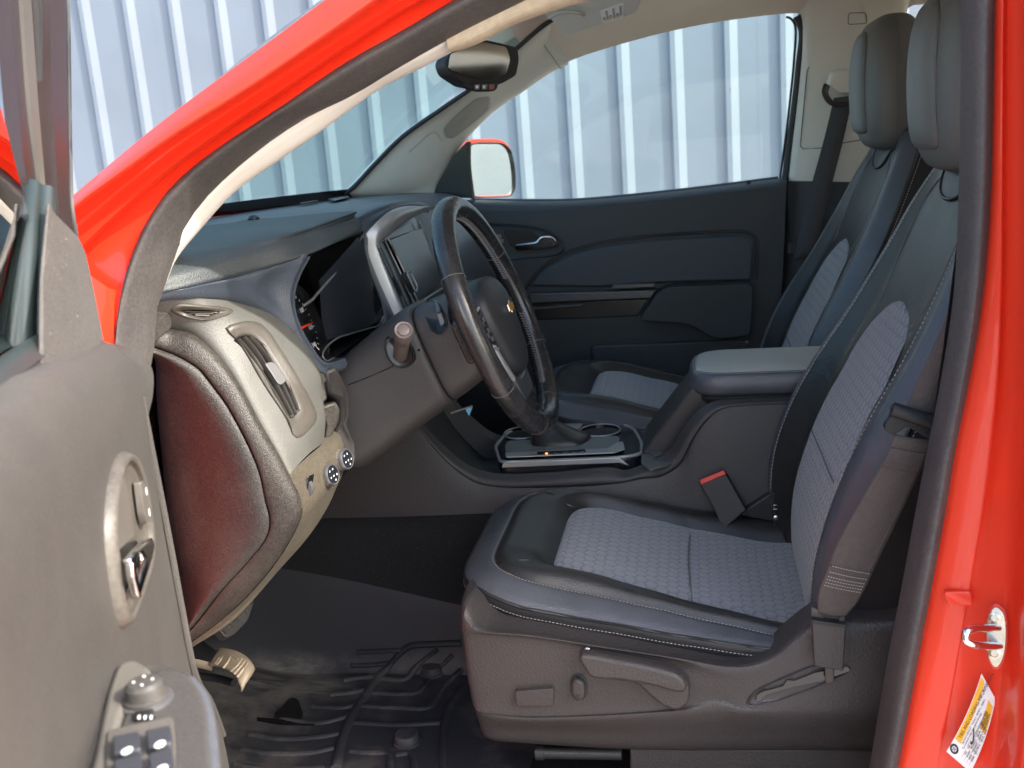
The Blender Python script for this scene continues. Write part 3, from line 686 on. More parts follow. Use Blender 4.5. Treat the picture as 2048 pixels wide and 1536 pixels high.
# black frit band along the foot of the windshield
sheet('windshield_edge', [[p+V((.006, 0, -.012)) for p in wbase], [b.lerp(m, .075)+V((.004, 0, -.001)) for b, m in zip(wbase, wmid)]], M_gloss, T, 30, 2)
tube('windshield_edge', [p+V((.008, -.01, 0)) for p in wa], .006, M_rubber, T, 8)
# far side windows
sheet('window_glass', [Y(1.165, (900, 420), (1050, 420), (1300, 400), (1575, 370)), Y(1.165, (900, 300), (1080, 150), (1300, 60), (1610, 20))], M_side_glass, T, 8, 6)
rg = sheet('window_glass', [[V((.42, 1.20, .86)), V((1.22, 1.20, .88))], [V((.44, 1.15, 1.22)), V((1.15, 1.15, 1.22))]], M_side_glass, T, 4, 3)
rg2 = sheet('window_glass', [[V((.36, -.50, .86)), V((1.30, -.50, .88))], [V((.36, -.38, 1.20)), V((1.30, -.38, 1.20))]], M_priv, T, 4, 3)
rg3 = sheet('window_glass', [[V((1.32, -.30, .88)), V((1.32, 1.02, .88))], [V((1.30, -.28, 1.30)), V((1.30, 1.0, 1.30))]], M_priv, T, 4, 3)
rg2['label'] = 'dark tinted rear side window'; rg3['label'] = 'dark tinted back window'
# far B pillar trim (stone above, dark below)
pt = sheet('pillar_trim', [
    D((1560, -40, 1.16), (1592, 20, 1.15), (1600, 45, 1.15), (1600, 100, 1.15), (1590, 200, 1.15), (1578, 300, 1.155), (1570, 364, 1.16)),
    D((1620, -40, 1.11), (1632, 10, 1.115), (1622, 55, 1.12), (1622, 100, 1.115), (1614, 200, 1.115), (1600, 300, 1.115), (1592, 364, 1.12)),
    D((1700, -40, 1.085), (1700, 10, 1.09), (1700, 60, 1.09), (1700, 100, 1.09), (1690, 200, 1.09), (1680, 300, 1.09), (1672, 364, 1.10)),
    D((1795, -40, 1.10), (1797, 10, 1.10), (1800, 60, 1.10), (1800, 100, 1.10), (1800, 200, 1.10), (1795, 300, 1.10), (1790, 364, 1.11)),
    D((1830, -40, 1.13), (1812, 30, 1.13), (1800, 70, 1.13), (1800, 200, 1.14), (1800, 300, 1.14), (1800, 364, 1.14))], M_trim, T, 30, 5)
pt['label'] = 'stone coloured trim on the far door pillar behind the passenger seat'
PB = bvh(pt)
sheet('rail_trim', [D((1795, -40, 1.12), (1850, -25, 1.12), (1920, -20, 1.12), (2040, -18, 1.12)), D((1796, 60, 1.15), (1806, 25, 1.15), (1840, 5, 1.15), (1870, 0, 1.15))+D((2040, -4, 1.15))], M_trim, T, 20, 3)
plo = sheet('pillar_trim', [D((1566, 362, 1.155), (1560, 420, 1.15), (1552, 500, 1.15), (1545, 600, 1.15), (1540, 760, 1.14)), D((1600, 362, 1.11), (1600, 420, 1.11), (1595, 500, 1.11), (1590, 600, 1.11), (1585, 760, 1.11)), D((1700, 364, 1.09), (1700, 420, 1.09), (1700, 500, 1.09), (1690, 600, 1.09), (1680, 760, 1.09)), D((1820, 366, 1.12), (1820, 420, 1.12), (1820, 500, 1.12), (1810, 600, 1.12), (1800, 760, 1.12))], M_blackdoor, T, 20, 4)
plo['label'] = 'black lower trim of the far door pillar'
# belt height adjuster, airbag mark and panel line on the far pillar
plate('belt_adjuster', onto(PB, [(1658, 143), (1672, 137), (1735, 137), (1738, 180), (1722, 186), (1672, 188), (1650, 172)], .004), (.0, -.022, -.004), M_trim, pt, .006, 3, .12)
fr = cr(onto(PB, [(1697, 26), (1732, 26), (1733, 46), (1698, 48)], .0012), 5, False)
tube('badge_outline', rnd(onto(PB, [(1697, 26), (1732, 25), (1733, 47), (1696, 49)], .0012), .006), .0009, M_vent, pt, 5, True, straight=True, n=40)
tube('trim_seam', rnd(onto(PB, [(1615, 132), (1736, 126), (1735, 278), (1690, 285), (1645, 296), (1600, 298)], .001), .012), .0012, M_vent, pt, 5, True, straight=True, n=70)
# far front seat belt
belt = empty('seat_belt', (.15, 1.06, 1.05), T); belt['label'] = 'grey seat belt hanging down the far door pillar'
sheet('webbing', [D((1668, 196, 1.052), (1645, 290, 1.05), (1620, 380, 1.05), (1596, 480, 1.05), (1585, 520, 1.05)), D((1707, 190, 1.045), (1684, 290, 1.045), (1661, 380, 1.045), (1640, 470, 1.045), (1628, 515, 1.045))], M_webg, belt, 20, 2, thick=.0015)
tube('belt_guide', D((1654, 170, 1.06), (1650, 185, 1.055), (1662, 205, 1.05), (1690, 208, 1.045), (1712, 200, 1.045), (1728, 180, 1.05)), .010, M_rubber, belt, 10, ry=.005)
plate('belt_anchor', D((1576, 484, 1.09), (1612, 490, 1.09), (1610, 512, 1.09), (1572, 506, 1.09)), (0, -.03, 0), M_rubber, belt, .004)
# sun visor with its warning label
VN = V((.25, .12, .96)).normalized(); vc = VN.dot(at(1137, 72, 'y', .70))
vis = plate('sun_visor', rnd(PL(VN, vc, (1080, 20), (1137, 72), (1274, 26), (1285, -6), (1270, -30), (1100, -20)), .03, 6), VN*.022, M_trim, T, .007)
vl = PL(VN, vc-.0012, (1200, 22), (1246, 6), (1247, 36), (1206, 47))
plate('visor_label', vl, VN*.0006, M_label, vis)
for k in range(5):
    a = .14+.13*k
    for g_ in range(6):
        u0, u1 = .06+g_*.155, .06+g_*.155+.11
        qd = [vl[0].lerp(vl[1], u).lerp(vl[3].lerp(vl[2], u), v_)-VN*.0006 for u, v_ in ((u0, a), (u1, a), (u1, a+.07), (u0, a+.07))]
        if k > 2 or g_ % 2: plate('label_print', qd, VN*.0003, M_vent, vis)
for k in range(2):
    u0, u1 = .08+k*.42, .42+k*.45
    plate('label_print', [vl[0].lerp(vl[1], u).lerp(vl[3].lerp(vl[2], u), v_)-VN*.0005 for u, v_ in ((u0, .62), (u1, .62), (u1, .9), (u0, .9))], VN*.0002, mat('pale_yellow_print', (.75, .62, .28), .5), vis)
tube('visor_pivot', PL(VN, vc-.012, (1098, 36), (1128, 24), (1160, 26), (1168, 30)), .0035, M_trim2, vis, 8)
# rear view mirror
mc = at(956, 130, 'y', .36)
mo = D((880, 112, .36), (884, 132, .36))
mir = empty('rear_view_mirror', mc, T)
MN = (V((.80, -.48, .012))).normalized()
def MP(k, *pts):
    c_ = MN.dot(mc)+k; return PL(MN, c_, *pts)
sh = rnd(MP(0, (900, 98), (968, 80), (1030, 95), (1034, 120), (1028, 152), (1000, 168), (960, 178), (925, 172), (892, 150), (884, 128)), .008, 4)
plate('housing', [p-MN*.022 for p in sh], MN*.030, M_rubber, mir, .0045, 3)
sh2 = rnd(MP(.0095, (900, 108), (966, 84), (1012, 94), (1020, 118), (1012, 148), (986, 158), (958, 160), (926, 150), (896, 138)), .007, 4)
plate('mirror_glass', sh2, MN*.001, M_mirdim, mir)
sh3 = rnd(MP(.004, (915, 168), (938, 170), (990, 165), (986, 180), (978, 184), (950, 184), (932, 180)), .006, 4)
plate('button_bar', sh3, MN*.010, M_rubber, mir, .004)
for x0 in (948, 963, 977):
    plate('button', MP(.0145, (x0, 169), (x0+11, 168), (x0+10, 179), (x0+1, 180)), MN*.002, M_satin, mir, .0008)
for x0, m_ in ((950, M_white), (964, M_white), (978, M_redbtn)):
    plate('button_mark', MP(.0172, (x0+1, 171), (x0+7, 171), (x0+6, 177), (x0+2, 177)), MN*.0004, m_, mir)
tube('mount_arm', [mc-MN*.02, mc-MN*.05+V((-.02, 0, .03)), mc-MN*.09+V((-.04, 0, .07))], .009, M_rubber, mir, 8)
# ------------------------------------------------------------------ far side mirror outside the passenger window
sm_ = empty('side_mirror', at(980, 340, 'y', 1.34), T); sm_['label'] = 'red capped side mirror outside the far window'
MS = V((.80, -.55, .05)).normalized(); msc = at(975, 340, 'y', 1.36)
def SP(k, *pts): return PL(MS, MS.dot(msc)+k, *pts)
so = rnd(SP(0, (928, 300), (945, 284), (1005, 284), (1022, 300), (1030, 345), (1030, 380), (1022, 394), (950, 396), (936, 390)), .03, 6)
ctr = sum(so, Vector())/len(so)
so_h = [p.lerp(ctr, -.012)+V((-.004, 0, .007)) for p in so]
sheet('housing', [so, [p+MS*.002 for p in so_h], [p-MS*.02 for p in so_h], [p.lerp(ctr, .10)-MS*.05 for p in so], [p.lerp(ctr, .38)-MS*.09 for p in so], [p.lerp(ctr, .95)-MS*.10 for p in so]], M_red, sm_, 60, 3, closed=True)
s2 = [p.lerp(ctr, .07) for p in so]
sheet('mirror_rim', [so, [p+MS*.006 for p in [q_.lerp(ctr, .03) for q_ in so]], [p-MS*.004 for p in s2]], M_rubber, sm_, 60, 3, closed=True)
plate('mirror_glass', [p-MS*.004 for p in s2], MS*.001, M_mirror, sm_)

# ------------------------------------------------------------------ far (passenger) door
fd = empty('door', (-.75, 1.2, .3), T); fd['label'] = 'closed far door with black inner panel'
YD = 1.09
top = D((860, 402, 1.13), (960, 400, 1.13), (1040, 402, 1.13), (1150, 401, 1.13), (1300, 388, 1.13), (1440, 372, 1.13), (1572, 355, 1.13))
r1 = D((850, 412, 1.09), (955, 412, 1.09), (1035, 415, 1.09), (1150, 412, 1.09), (1300, 400, 1.09), (1440, 384, 1.09), (1574, 367, 1.09))
r2 = D((850, 440, 1.085), (950, 440, 1.085), (1030, 440, 1.085), (1150, 436, 1.085), (1300, 424, 1.085), (1440, 410, 1.085), (1572, 393, 1.085))
r3 = D((850, 560, 1.085), (950, 560, 1.085), (1030, 560, 1.085), (1150, 556, 1.085), (1300, 550, 1.085), (1440, 545, 1.085), (1566, 540, 1.085))
r4 = D((850, 700, 1.085), (950, 700, 1.085), (1030, 700, 1.085), (1150, 698, 1.085), (1300, 695, 1.085), (1440, 690, 1.085), (1556, 690, 1.085))
r5 = D((850, 1000, 1.09), (950, 1000, 1.09), (1030, 1000, 1.09), (1150, 1000, 1.09), (1300, 1000, 1.09), (1440, 1000, 1.09), (1546, 1000, 1.09))
pan = sheet('door_panel', [[p+V((0, .04, -.004)) for p in top], top, r1, r2, r3, r4, r5], M_blackdoor, fd, 40, 5)
# door edge gap and seal by the B pillar
tube('door_seal', D((1594, 32, 1.15), (1606, 60, 1.15), (1600, 130, 1.15), (1590, 220, 1.15), (1578, 310, 1.15), (1572, 362, 1.15), (1566, 420, 1.14), (1556, 520, 1.13), (1546, 620, 1.12), (1538, 760, 1.11)), .011, M_rubber, fd, 8)
tube('window_frame', D((1572, 34, 1.155), (1580, 36, 1.155), (1590, 50, 1.155), (1588, 120, 1.155), (1578, 220, 1.155), (1568, 300, 1.155), (1560, 356, 1.155)), .003, M_rubber, fd, 8, n=60)
# lower door crease lines: map pocket, armrest, insert, trim strip
ins = cr(D((1055, 572, YD-.008), (1075, 548, YD-.008), (1110, 524, YD-.008), (1160, 503, YD-.008), (1220, 490, YD-.008), (1300, 480, YD-.008), (1400, 473, YD-.008), (1490, 472, YD-.008), (1505, 480, YD-.008), (1508, 500, YD-.008), (1506, 558, YD-.008)), 60)+cr(D((1500, 561, YD-.008), (1400, 563, YD-.008), (1320, 566, YD-.008), (1200, 574, YD-.008)), 20)
plate('door_insert', ins, (0, -.010, 0), M_slate_far if 'M_slate_far' in globals() else M_slate, fd, .006, 3, .02)
tube('insert_groove', D((1050, 578, YD-.006), (1072, 548, YD-.006), (1108, 518, YD-.006), (1160, 496, YD-.006), (1220, 482, YD-.006), (1300, 472, YD-.006), (1400, 465, YD-.006), (1492, 464, YD-.006), (1512, 476, YD-.006), (1514, 520, YD-.006), (1512, 560, YD-.006)), .004, M_rubber, fd, 6)
arm = plate('armrest', rnd(D((1322, 568, YD-.006), (1505, 560, YD-.006), (1500, 664, YD-.006), (1424, 672, YD-.006), (1384, 640, YD-.006), (1276, 634, YD-.006)), [.03, .02, .02, .05, .08, .02], 5), (0, -.055, 0), M_blackdoor, fd, .014, 4, .02)
plate('trim_strip', D((1060, 584, YD-.004), (1316, 576, YD-.004), (1304, 594, YD-.004), (1062, 604, YD-.004)), (0, -.03, 0), M_satin_dark, fd, .004, 3, .01)
plate('trim_strip', D((1064, 612, YD-.004), (1170, 606, YD-.004), (1165, 612, YD-.004), (1066, 620, YD-.004)), (0, -.012, 0), M_satin_dark, fd, .003)
plate('pull_cup', D((1066, 606, YD-.002), (1298, 597, YD-.002), (1276, 632, YD-.002), (1072, 640, YD-.002)), (0, -.006, 0), M_gloss2, fd, .003)
plate('switch_strip', D((1226, 566, YD-.006), (1312, 563, YD-.006), (1310, 572, YD-.006), (1224, 576, YD-.006)), (0, -.028, 0), M_satin_dark, fd, .003)
plate('map_pocket', rnd(D((1178, 688, YD-.005), (1500, 676, YD-.005), (1500, 760, YD-.005), (1190, 760, YD-.005)), .02), (0, -.014, 0), M_blackdoor, fd, .006, 3, .02)
# handle and bezel
bz = cr(D((962, 446, YD-.004), (1000, 446, YD-.004), (1060, 450, YD-.004), (1105, 462, YD-.004), (1132, 486, YD-.004), (1130, 502, YD-.004), (1110, 512, YD-.004), (1050, 518, YD-.004), (990, 522, YD-.004), (960, 500, YD-.004)), 50, True)
ctr = sum(bz, Vector())/len(bz)
sheet('handle_bezel', [bz, [p.lerp(ctr, .07)+V((0, -.006, 0)) for p in bz], [p.lerp(ctr, .16)+V((0, -.003, 0)) for p in bz], [p.lerp(ctr, .4)+V((0, -.002, 0)) for p in bz], [p.lerp(ctr, .999)+V((0, -.002, 0)) for p in bz]], M_blackdoor, fd, 50, 2, closed=True)
plate('handle_cup', rnd(D((1006, 458, YD-.008), (1060, 460, YD-.008), (1082, 476, YD-.008), (1076, 492, YD-.008), (1022, 494, YD-.008)), .012), (0, -.002, 0), M_gloss2, fd, .001)
hb = cr(D((1027, 492, YD-.02), (1050, 487, YD-.03), (1072, 483, YD-.034), (1080, 474, YD-.034), (1100, 472, YD-.03), (1112, 480, YD-.026), (1114, 492, YD-.022), (1096, 497, YD-.026), (1060, 500, YD-.028), (1034, 501, YD-.02)), 40, True)
plate('handle', hb, (0, .012, 0), M_chrome, fd, .004, 3)
plate('handle_inset', D((1082, 480, YD-.0345), (1098, 478, YD-.032), (1104, 488, YD-.031), (1086, 488, YD-.0345)), (0, .003, 0), M_rubber, fd, .001)
for px, py in ((998, 473), (1002, 482)): plate('lock_button', D((px-6, py-4, YD-.008), (px+5, py-4, YD-.008), (px+5, py+4, YD-.008), (px-6, py+4, YD-.008)), (0, -.006, 0), M_satin, fd, .001)
# mirror corner, window sill strip, lock pin
plate('mirror_corner', rnd(D((866, 396, 1.135), (872, 372, 1.135), (888, 344, 1.135), (908, 310, 1.135), (934, 283, 1.135), (937, 330, 1.135), (944, 396, 1.135)), .004), (0, .02, 0), M_gloss2, fd, .004)
tube('window_run', D((938, 283, 1.145), (938, 330, 1.145), (946, 398, 1.145)), .006, M_vent, fd, 8)
tube('window_sill', D((945, 400, 1.145), (1040, 402, 1.145), (1150, 401, 1.145), (1300, 388, 1.145), (1440, 372, 1.145), (1556, 357, 1.145)), .006, M_pad, fd, 8, ry=.01)
lathe('lock_pin', at(1497, 372, 'y', 1.12), (0, 0, 1), [(-.005, .014), (.0, .013), (.004, .006), (.013, .005), (.015, .003)], M_rubber, fd, 14)

# ------------------------------------------------------------------ seats
def interp(tab, x):
    if x <= tab[0][0]: return tab[0][1]
    for (a, b), (c_, d_) in zip(tab, tab[1:]):
        if x <= c_:
            t = (x-a)/(c_-a); t = t*t*(3-2*t)*.35+t*.65; return b+(d_-b)*t
    return tab[-1][1]
def rring(x0, x1, hy0, hy1, rf, rr, zf, n=72):
    """rounded rectangle ring in plan: front x0 (half width hy0) to rear x1 (half width hy1)"""
    P = rnd([V((x0, -hy0, 0)), V((x1, -hy1, 0)), V((x1, hy1, 0)), V((x0, hy0, 0))], [rf, rr, rr, rf], 8)
    i0 = 0
    L = resample(P+[P[0]], n, True)
    return [V((p.x, p.y, zf(p.x, p.y))) for p in L]
zi = lambda x, y=0: interp([(-.40, .338), (-.33, .337), (-.28, .328), (-.2, .305), (-.12, .283), (.0, .256), (.12, .25)], x)
zs = lambda x, y=0: interp([(-.46, .352), (-.41, .354), (-.36, .344), (-.28, .330), (-.19, .312), (-.1, .292), (0, .272), (.12, .26)], x)
zo = lambda x, y=0: interp([(-.52, .326), (-.45, .334), (-.37, .316), (-.26, .300), (-.15, .284), (-.05, .272), (.12, .26)], x)
def make_seat(full):
    s = empty('seat', (-.1, 0, 0), T)
    # cushion: band, leather bolster, fabric insert
    ro = rring(-.488, .10, .225, .262, .13, .05, zo)
    rs_ = rring(-.438, .10, .19, .226, .095, .04, zs)
    def mix(a, b, t, dz): return [p.lerp(q_, t)+V((0, 0, dz)) for p, q_ in zip(a, b)]
    lip = [p+V((0, 0, -.012)) for p in ro]
    low = [V((p.x*.985-.001, p.y*.985, p.z-.020)) for p in ro]
    bot = [V((p.x*.96, p.y*.965, .13)) for p in ro]
    sheet('cushion_skirt', [bot, [V((p.x*.975, p.y*.98, p.z-.06)) for p in ro], low], M_leather, s, 72, 4, closed=True, straight=True)
    sheet('cushion_edge', [low, [p*1.0+V((0, 0, -.013)) for p in ro], mix(ro, rs_, -.01, -.003), mix(ro, rs_, .06, .004)], M_leather, s, 72, 4, closed=True, straight=True)
    sheet('cushion_band', [mix(ro, rs_, .06, .004), mix(ro, rs_, .3, .006), mix(ro, rs_, .75, .004), mix(ro, rs_, 1.0, -.001)], M_ledge, s, 72, 4, closed=True, straight=True)
    tube('piping', resample(mix(ro, rs_, .02, .002)+[mix(ro, rs_, .02, .002)[0]], 90, True), .0022, M_leather, s, 6, True, straight=True, n=140)
    ri = rring(-.347, .085, .146, .168, .055, .03, lambda x, y: zi(x)-.006)
    rc = rring(-.405, .095, .165, .205, .09, .035, lambda x, y: max(zs(x)+.010, zi(x)+.022) if abs(y) > .1 else zs(x)+.004)
    rc2 = rring(-.376, .09, .160, .186, .07, .03, lambda x, y: zi(x)+(.018 if abs(y) > .09 else .010))
    bo = sheet('cushion_bolster', [rs_, mix(rs_, rc, .4, .006), rc, rc2, ri], M_leathg if full else M_leathg, s, 72, 5, closed=True, straight=True)
    # the leather: front panel a shade greyer than the side bolsters comes from how it faces the sky
    cen = V((-.12, 0, 0))
    def shrink(f, dz): return [V((cen.x+(p.x-cen.x)*f, p.y*f, zi(cen.x+(p.x-cen.x)*f)+dz)) for p in ri]
    fi = sheet('fabric_insert', [ri, shrink(.985, -.001), shrink(.95, .005), shrink(.85, .009), shrink(.6, .009), shrink(.3, .007), shrink(.001, .006)], M_fab, s, 72, 3, closed=True, straight=True)
    me = fi.data; uvl = me.uv_layers[0]
    for lp in me.loops:
        co = me.vertices[lp.vertex_index].co; uvl.data[lp.index].uv = (co.y, co.x)
    FB = bvh(fi); BB = bvh(bo)
    def on(tree, pts, lift): return snap(tree, [V((x, y, .33)) for x, y in pts], lift)
    for pts in ([(-.124, -.163), (-.126, -.08), (-.128, 0), (-.127, .08), (-.125, .163)],):
        tube('insert_seam', cr(on(FB, pts, .0012), 24), .0015, M_tdark, s, 6)
    for sg in (-1, 1):
        tube('leather_seam', cr(on(BB, [(-.425, sg*.155), (-.39, sg*.152), (-.36, sg*.14), (-.325, sg*.145)], -.0002), 24), .0022, M_leather, s, 6)
    stitches('band_stitching', resample(mix(ro, rs_, .93, .002)+[mix(ro, rs_, .93, .002)[0]], 120), M_thread, s, lift=.001)
    stitches('edge_stitching', resample([p+(p-V((-.15, 0, p.z))).normalized()*.0012 for p in [q_+V((0, 0, -.010)) for q_ in ro]], 120), M_thread, s)
    # backrest
    xs = lambda z: interp([(.18, .052), (.30, .040), (.38, .048), (.47, .074), (.56, .112), (.63, .150), (.70, .186), (.77, .218), (.84, .246), (.90, .270), (.94, .290)], z)
    bl_ = lambda z: interp([(.18, .02), (.27, .030), (.40, .046), (.5, .044), (.6, .036), (.7, .024), (.84, .012), (.92, .0)], z)
    hw = lambda z: interp([(.18, .235), (.3, .245), (.5, .252), (.6, .248), (.7, .236), (.8, .216), (.86, .198), (.90, .178), (.925, .150), (.94, .11)], z)
    yin = lambda z: interp([(.18, .15), (.5, .145), (.62, .128), (.68, .10), (.72, .06)], z)
    zl = [.18, .26, .34, .42, .5, .58, .66, .72, .78, .84, .88, .91, .93]
    def sec(z, f):            # f: signed fraction across the front, returns a point
        pass
    def bp(z, y, k=0.0):
        """front surface of the backrest at height z and offset y"""
        h = hw(z); a = abs(y)/h; b = bl_(z)*(1 if y > 0 else .22); yi_ = .62
        if a < yi_: d = -b*.10*(a/yi_)**2
        else:
            t = (a-yi_)/(1-yi_)
            d = -b*(.10+.90*math.sin(min(1, t/.62)*math.pi/2)**1.5) if t < .62 else -b*1.0+(b*1.0+.030)*((t-.62)/.38)**2
        return V((xs(z)+d+k, y, z))
    fr_ = [-1, -.97, -.92, -.86, -.8, -.72, -.62, -.5, -.3, 0, .3, .5, .62, .72, .8, .86, .92, .97, 1]
    rows = [[bp(z, f*hw(z)) for f in fr_] for z in zl]
    # near/far outer strips are slate leather, the middle is black leather
    def strip(nm, a, b, m, n=14):
        return sheet(nm, [[r_[i] for r_ in rows] for i in range(a, b+1)], m, s, 40, 3)
    for a, b in ((0, 5), (14, 18)): strip('backrest_band', a, b, M_ledge)
    mid = strip('backrest_bolster', 5, 14, M_leathg)
    MB = bvh(mid)
    side = []
    for e in (0, -1):
        edge = [r_[e] for r_ in rows]; sg = -1 if e == 0 else 1
        back = [p+V((.115-.05*max(0, (p.z-.6)/.33), -sg*.02, .01)) for p in edge]
        m_ = [(a*.5+b*.5)+V((0, sg*.012, 0)) for a, b in zip(edge, back)]
        side.append(sheet('x', [edge, m_, back], M_back, None, 40, 4))
        if e == 0: b0 = back
        else: b1 = back
    side.append(sheet('x', [b0, [(a*.5+b*.5)+V((.015, 0, 0)) for a, b in zip(b0, b1)], b1], M_back, None, 40, 4))
    side.append(sheet('x', [rows[-1], [p+V((.02, 0, .012)) for p in rows[-1]], [V((b0[-1].x, p.y*.9, p.z+.008)) for p in rows[-1]]], M_leathg, None, 24, 3))
    join('backrest_shell', side, s)
    for e, sg in ((0, -1), (-1, 1)):
        ed = [r_[e]+V((0, sg*.001, 0)) for r_ in rows]
        tube('piping', ed, .0025, M_leather, s, 6, n=60)
        stitches('piping_stitching', cr([p+V((.008, sg*.0035, 0)) for p in ed], 80), M_thread, s)
        stitches('band_stitching', cr([r_[5 if e == 0 else 14]+V((-.001, 0, 0)) for r_ in rows], 80), M_thread, s, r=.0008, pitch=.007)
    # fabric insert of the backrest
    def arch(z): return yin(z)
    il = []
    zz = [.20, .28, .36, .44, .52, .60, .65, .68, .70, .712]
    wd = [.158, .158, .156, .153, .148, .138, .122, .098, .062, .006]
    for z, w_ in zip(zz, wd):
        il.append([bp(z, f*w_*(1.13 if f < 0 else .88) - (.018*(1-min(1, w_/.14)) if w_ < .14 else 0), -.0015-.004*(1-abs(f)**4)) for f in (-1, -.93, -.8, -.4, 0, .4, .8, .93, 1)])
    bi = sheet('backrest_fabric', il, M_fab, s, 30, 3)
    me = bi.data; uvl = me.uv_layers[0]
    for lp in me.loops:
        co = me.vertices[lp.vertex_index].co; uvl.data[lp.index].uv = (co.y, co.z*1.08)
    IB = bvh(bi)
    tube('insert_seam', cr(snap(IB, [bp(.475, y) for y in (-.14, -.07, 0, .07, .14)], .0), 20), .0015, M_tdark, s, 6)
    # upper panel seams
    for sg in (-1, 1):
        tube('leather_seam', cr(snap(MB, [bp(z, sg*y) for z, y in ((.69, .115), (.74, .135), (.80, .140), (.855, .128), (.885, .09), (.89, .075))], .0), 40), .0014, M_tdark, s, 6)
    # neck recess
    rc_ = [bp(z, y, -.002) for z, y in ((.925, -.085), (.895, -.085), (.868, -.062), (.856, 0), (.868, .062), (.895, .085), (.925, .085))]
    rcc = cr(rc_, 30)
    nc = bp(.905, 0)
    sheet('neck_recess', [rcc, [p.lerp(nc, .3)+V((-.0035, 0, 0)) for p in rcc], [p.lerp(nc, .7)+V((-.0045, 0, 0)) for p in rcc], [p.lerp(nc, .999)+V((-.005, 0, 0)) for p in rcc]], M_leather, s, 30, 3)
    tube('recess_piping', rcc, .003, M_leather, s, 8)
    box('neck_pad', (.281, 0, .908), (.03, .10, .05), M_leathg, s, .014)
    # headrest: lofted pillow leaning forward
    hr = []
    for z, hy, x0, x1 in ((.893, .055, .262, .295), (.897, .085, .245, .305), (.908, .105, .229, .312), (.94, .120, .216, .325), (.99, .127, .211, .332), (1.04, .127, .210, .334), (1.09, .122, .214, .332), (1.125, .112, .222, .326), (1.147, .095, .236, .314), (1.158, .065, .256, .298), (1.160, .02, .27, .285)):
        c0 = (x0+x1)/2; hx = (x1-x0)/2; ring = []
        for k in range(40):
            a = 2*math.pi*k/40; ca, sa = math.cos(a), math.sin(a); e = .62
            ring.append(V((c0+hx*math.copysign(abs(ca)**e, ca), hy*math.copysign(abs(sa)**e, sa), z)))
        hr.append(ring)
    h = sheet('headrest', hr, M_headl, s, 40, 3, closed=True, straight=True, caps=True)
    HBV = bvh(h)
    hp = [V((.2, y, z)) for y, z in ((-.072, .935), (-.078, .98), (-.078, 1.06), (-.070, 1.105), (-.045, 1.125), (0, 1.13), (.045, 1.125), (.070, 1.105), (.078, 1.06), (.078, .98), (.072, .935), (.04, .930), (0, .929), (-.04, .930))]
    def front(p, lift):
        hh = HBV.ray_cast(V((0, p.y, p.z)), V((1, 0, 0))); return hh[0]+V((-lift, 0, 0))
    hq = cr([front(p, .0) for p in hp], 60, True); c0 = sum(hq, Vector())/len(hq)
    sheet('headrest_insert', [[p+V((.003, 0, 0)) for p in hq], [p+V((-.003, 0, 0)) for p in hq], [front(p.lerp(c0, .10), .007) for p in hq], [front(p.lerp(c0, .4), .009) for p in hq], [front(p.lerp(c0, .98), .010) for p in hq]], M_headl, s, 60, 3, closed=True)
    tube('insert_groove', [p+V((-.0008, 0, 0)) for p in hq], .0016, M_tdark, s, 6, True, straight=True, n=90)
    sg_ = []
    for z, hy in ((.90, .085), (.93, .113), (.99, .124), (1.05, .124), (1.11, .112), (1.14, .092), (1.155, .06)): sg_.append((z, hy))
    for sgn in (-1, 1):
        pts = []
        for z, hy in sg_:
            hh = HBV.ray_cast(V((.27, sgn*.5, z)), V((0, -sgn, 0))); 
            if hh[0] is not None: pts.append(hh[0]+V((0, sgn*.0006, 0)))
        tube('headrest_seam', cr(pts, 40), .0011, M_tdark, s, 6)
        stitches('headrest_stitching', cr([p+V((.006, sgn*.0008, 0)) for p in pts], 60), M_tdark, s)
        tube('headrest_post', [V((.285, sgn*.055, .84)), V((.285, sgn*.055, .93))], .006, M_chrome, s, 10)
    return s
def copy_tree(o, parent, first=True):
    c_ = o.copy(); COL.objects.link(c_); c_.parent = parent; c_.matrix_parent_inverse = o.matrix_parent_inverse.copy()
    for ch in list(o.children): copy_tree(ch, c_, False)
    return c_
seat = make_seat(True); seat['label'] = 'driver seat with power switches on its side trim'
seat2 = copy_tree(seat, T); seat2.location = seat.location + V((.02, .72, .018)); seat2['label'] = 'passenger seat on the far side of the console'
for ch in list(seat2.children):     # the passenger cushion is wound a little higher and further forward
    if ch.name.split('.')[0] in ('cushion_skirt', 'cushion_edge', 'cushion_band', 'cushion_bolster', 'fabric_insert', 'edge_stitching') or (ch.name.split('.')[0] in ('piping', 'insert_seam', 'leather_seam', 'band_stitching') and max(v.co.z for v in ch.data.vertices) < .45):
        ch.location = ch.location + V((-.03, 0, .066))
# hardware only the driver seat shows: side trim, switches, recliner lever, belt anchor
YS = -.278
ra = D((930, 1212, -.258), (945, 1228, -.258), (975, 1249, -.258), (1050, 1259, -.258), (1200, 1281, -.258), (1350, 1305, -.258), (1470, 1321, -.258), (1530, 1305, -.258), (1600, 1252, -.262), (1650, 1226, -.264), (1720, 1236, -.268), (1830, 1232, -.27))
rb_ = D((925, 1258, -.270), (945, 1258, -.278), (980, 1265, -.281), (1060, 1271, -.281), (1200, 1293, -.281), (1350, 1316, -.281), (1470, 1335, -.281), (1535, 1323, -.281), (1600, 1280, -.281), (1650, 1252, -.281), (1720, 1258, -.281), (1830, 1252, -.281))
rc_ = D((930, 1290, -.270), (950, 1278, -.274), (985, 1276, -.275), (1060, 1283, -.275), (1200, 1302, -.275), (1340, 1324, -.275), (1430, 1356, -.279), (1490, 1365, -.282), (1580, 1340, -.284), (1650, 1320, -.284), (1720, 1310, -.284), (1830, 1300, -.284))
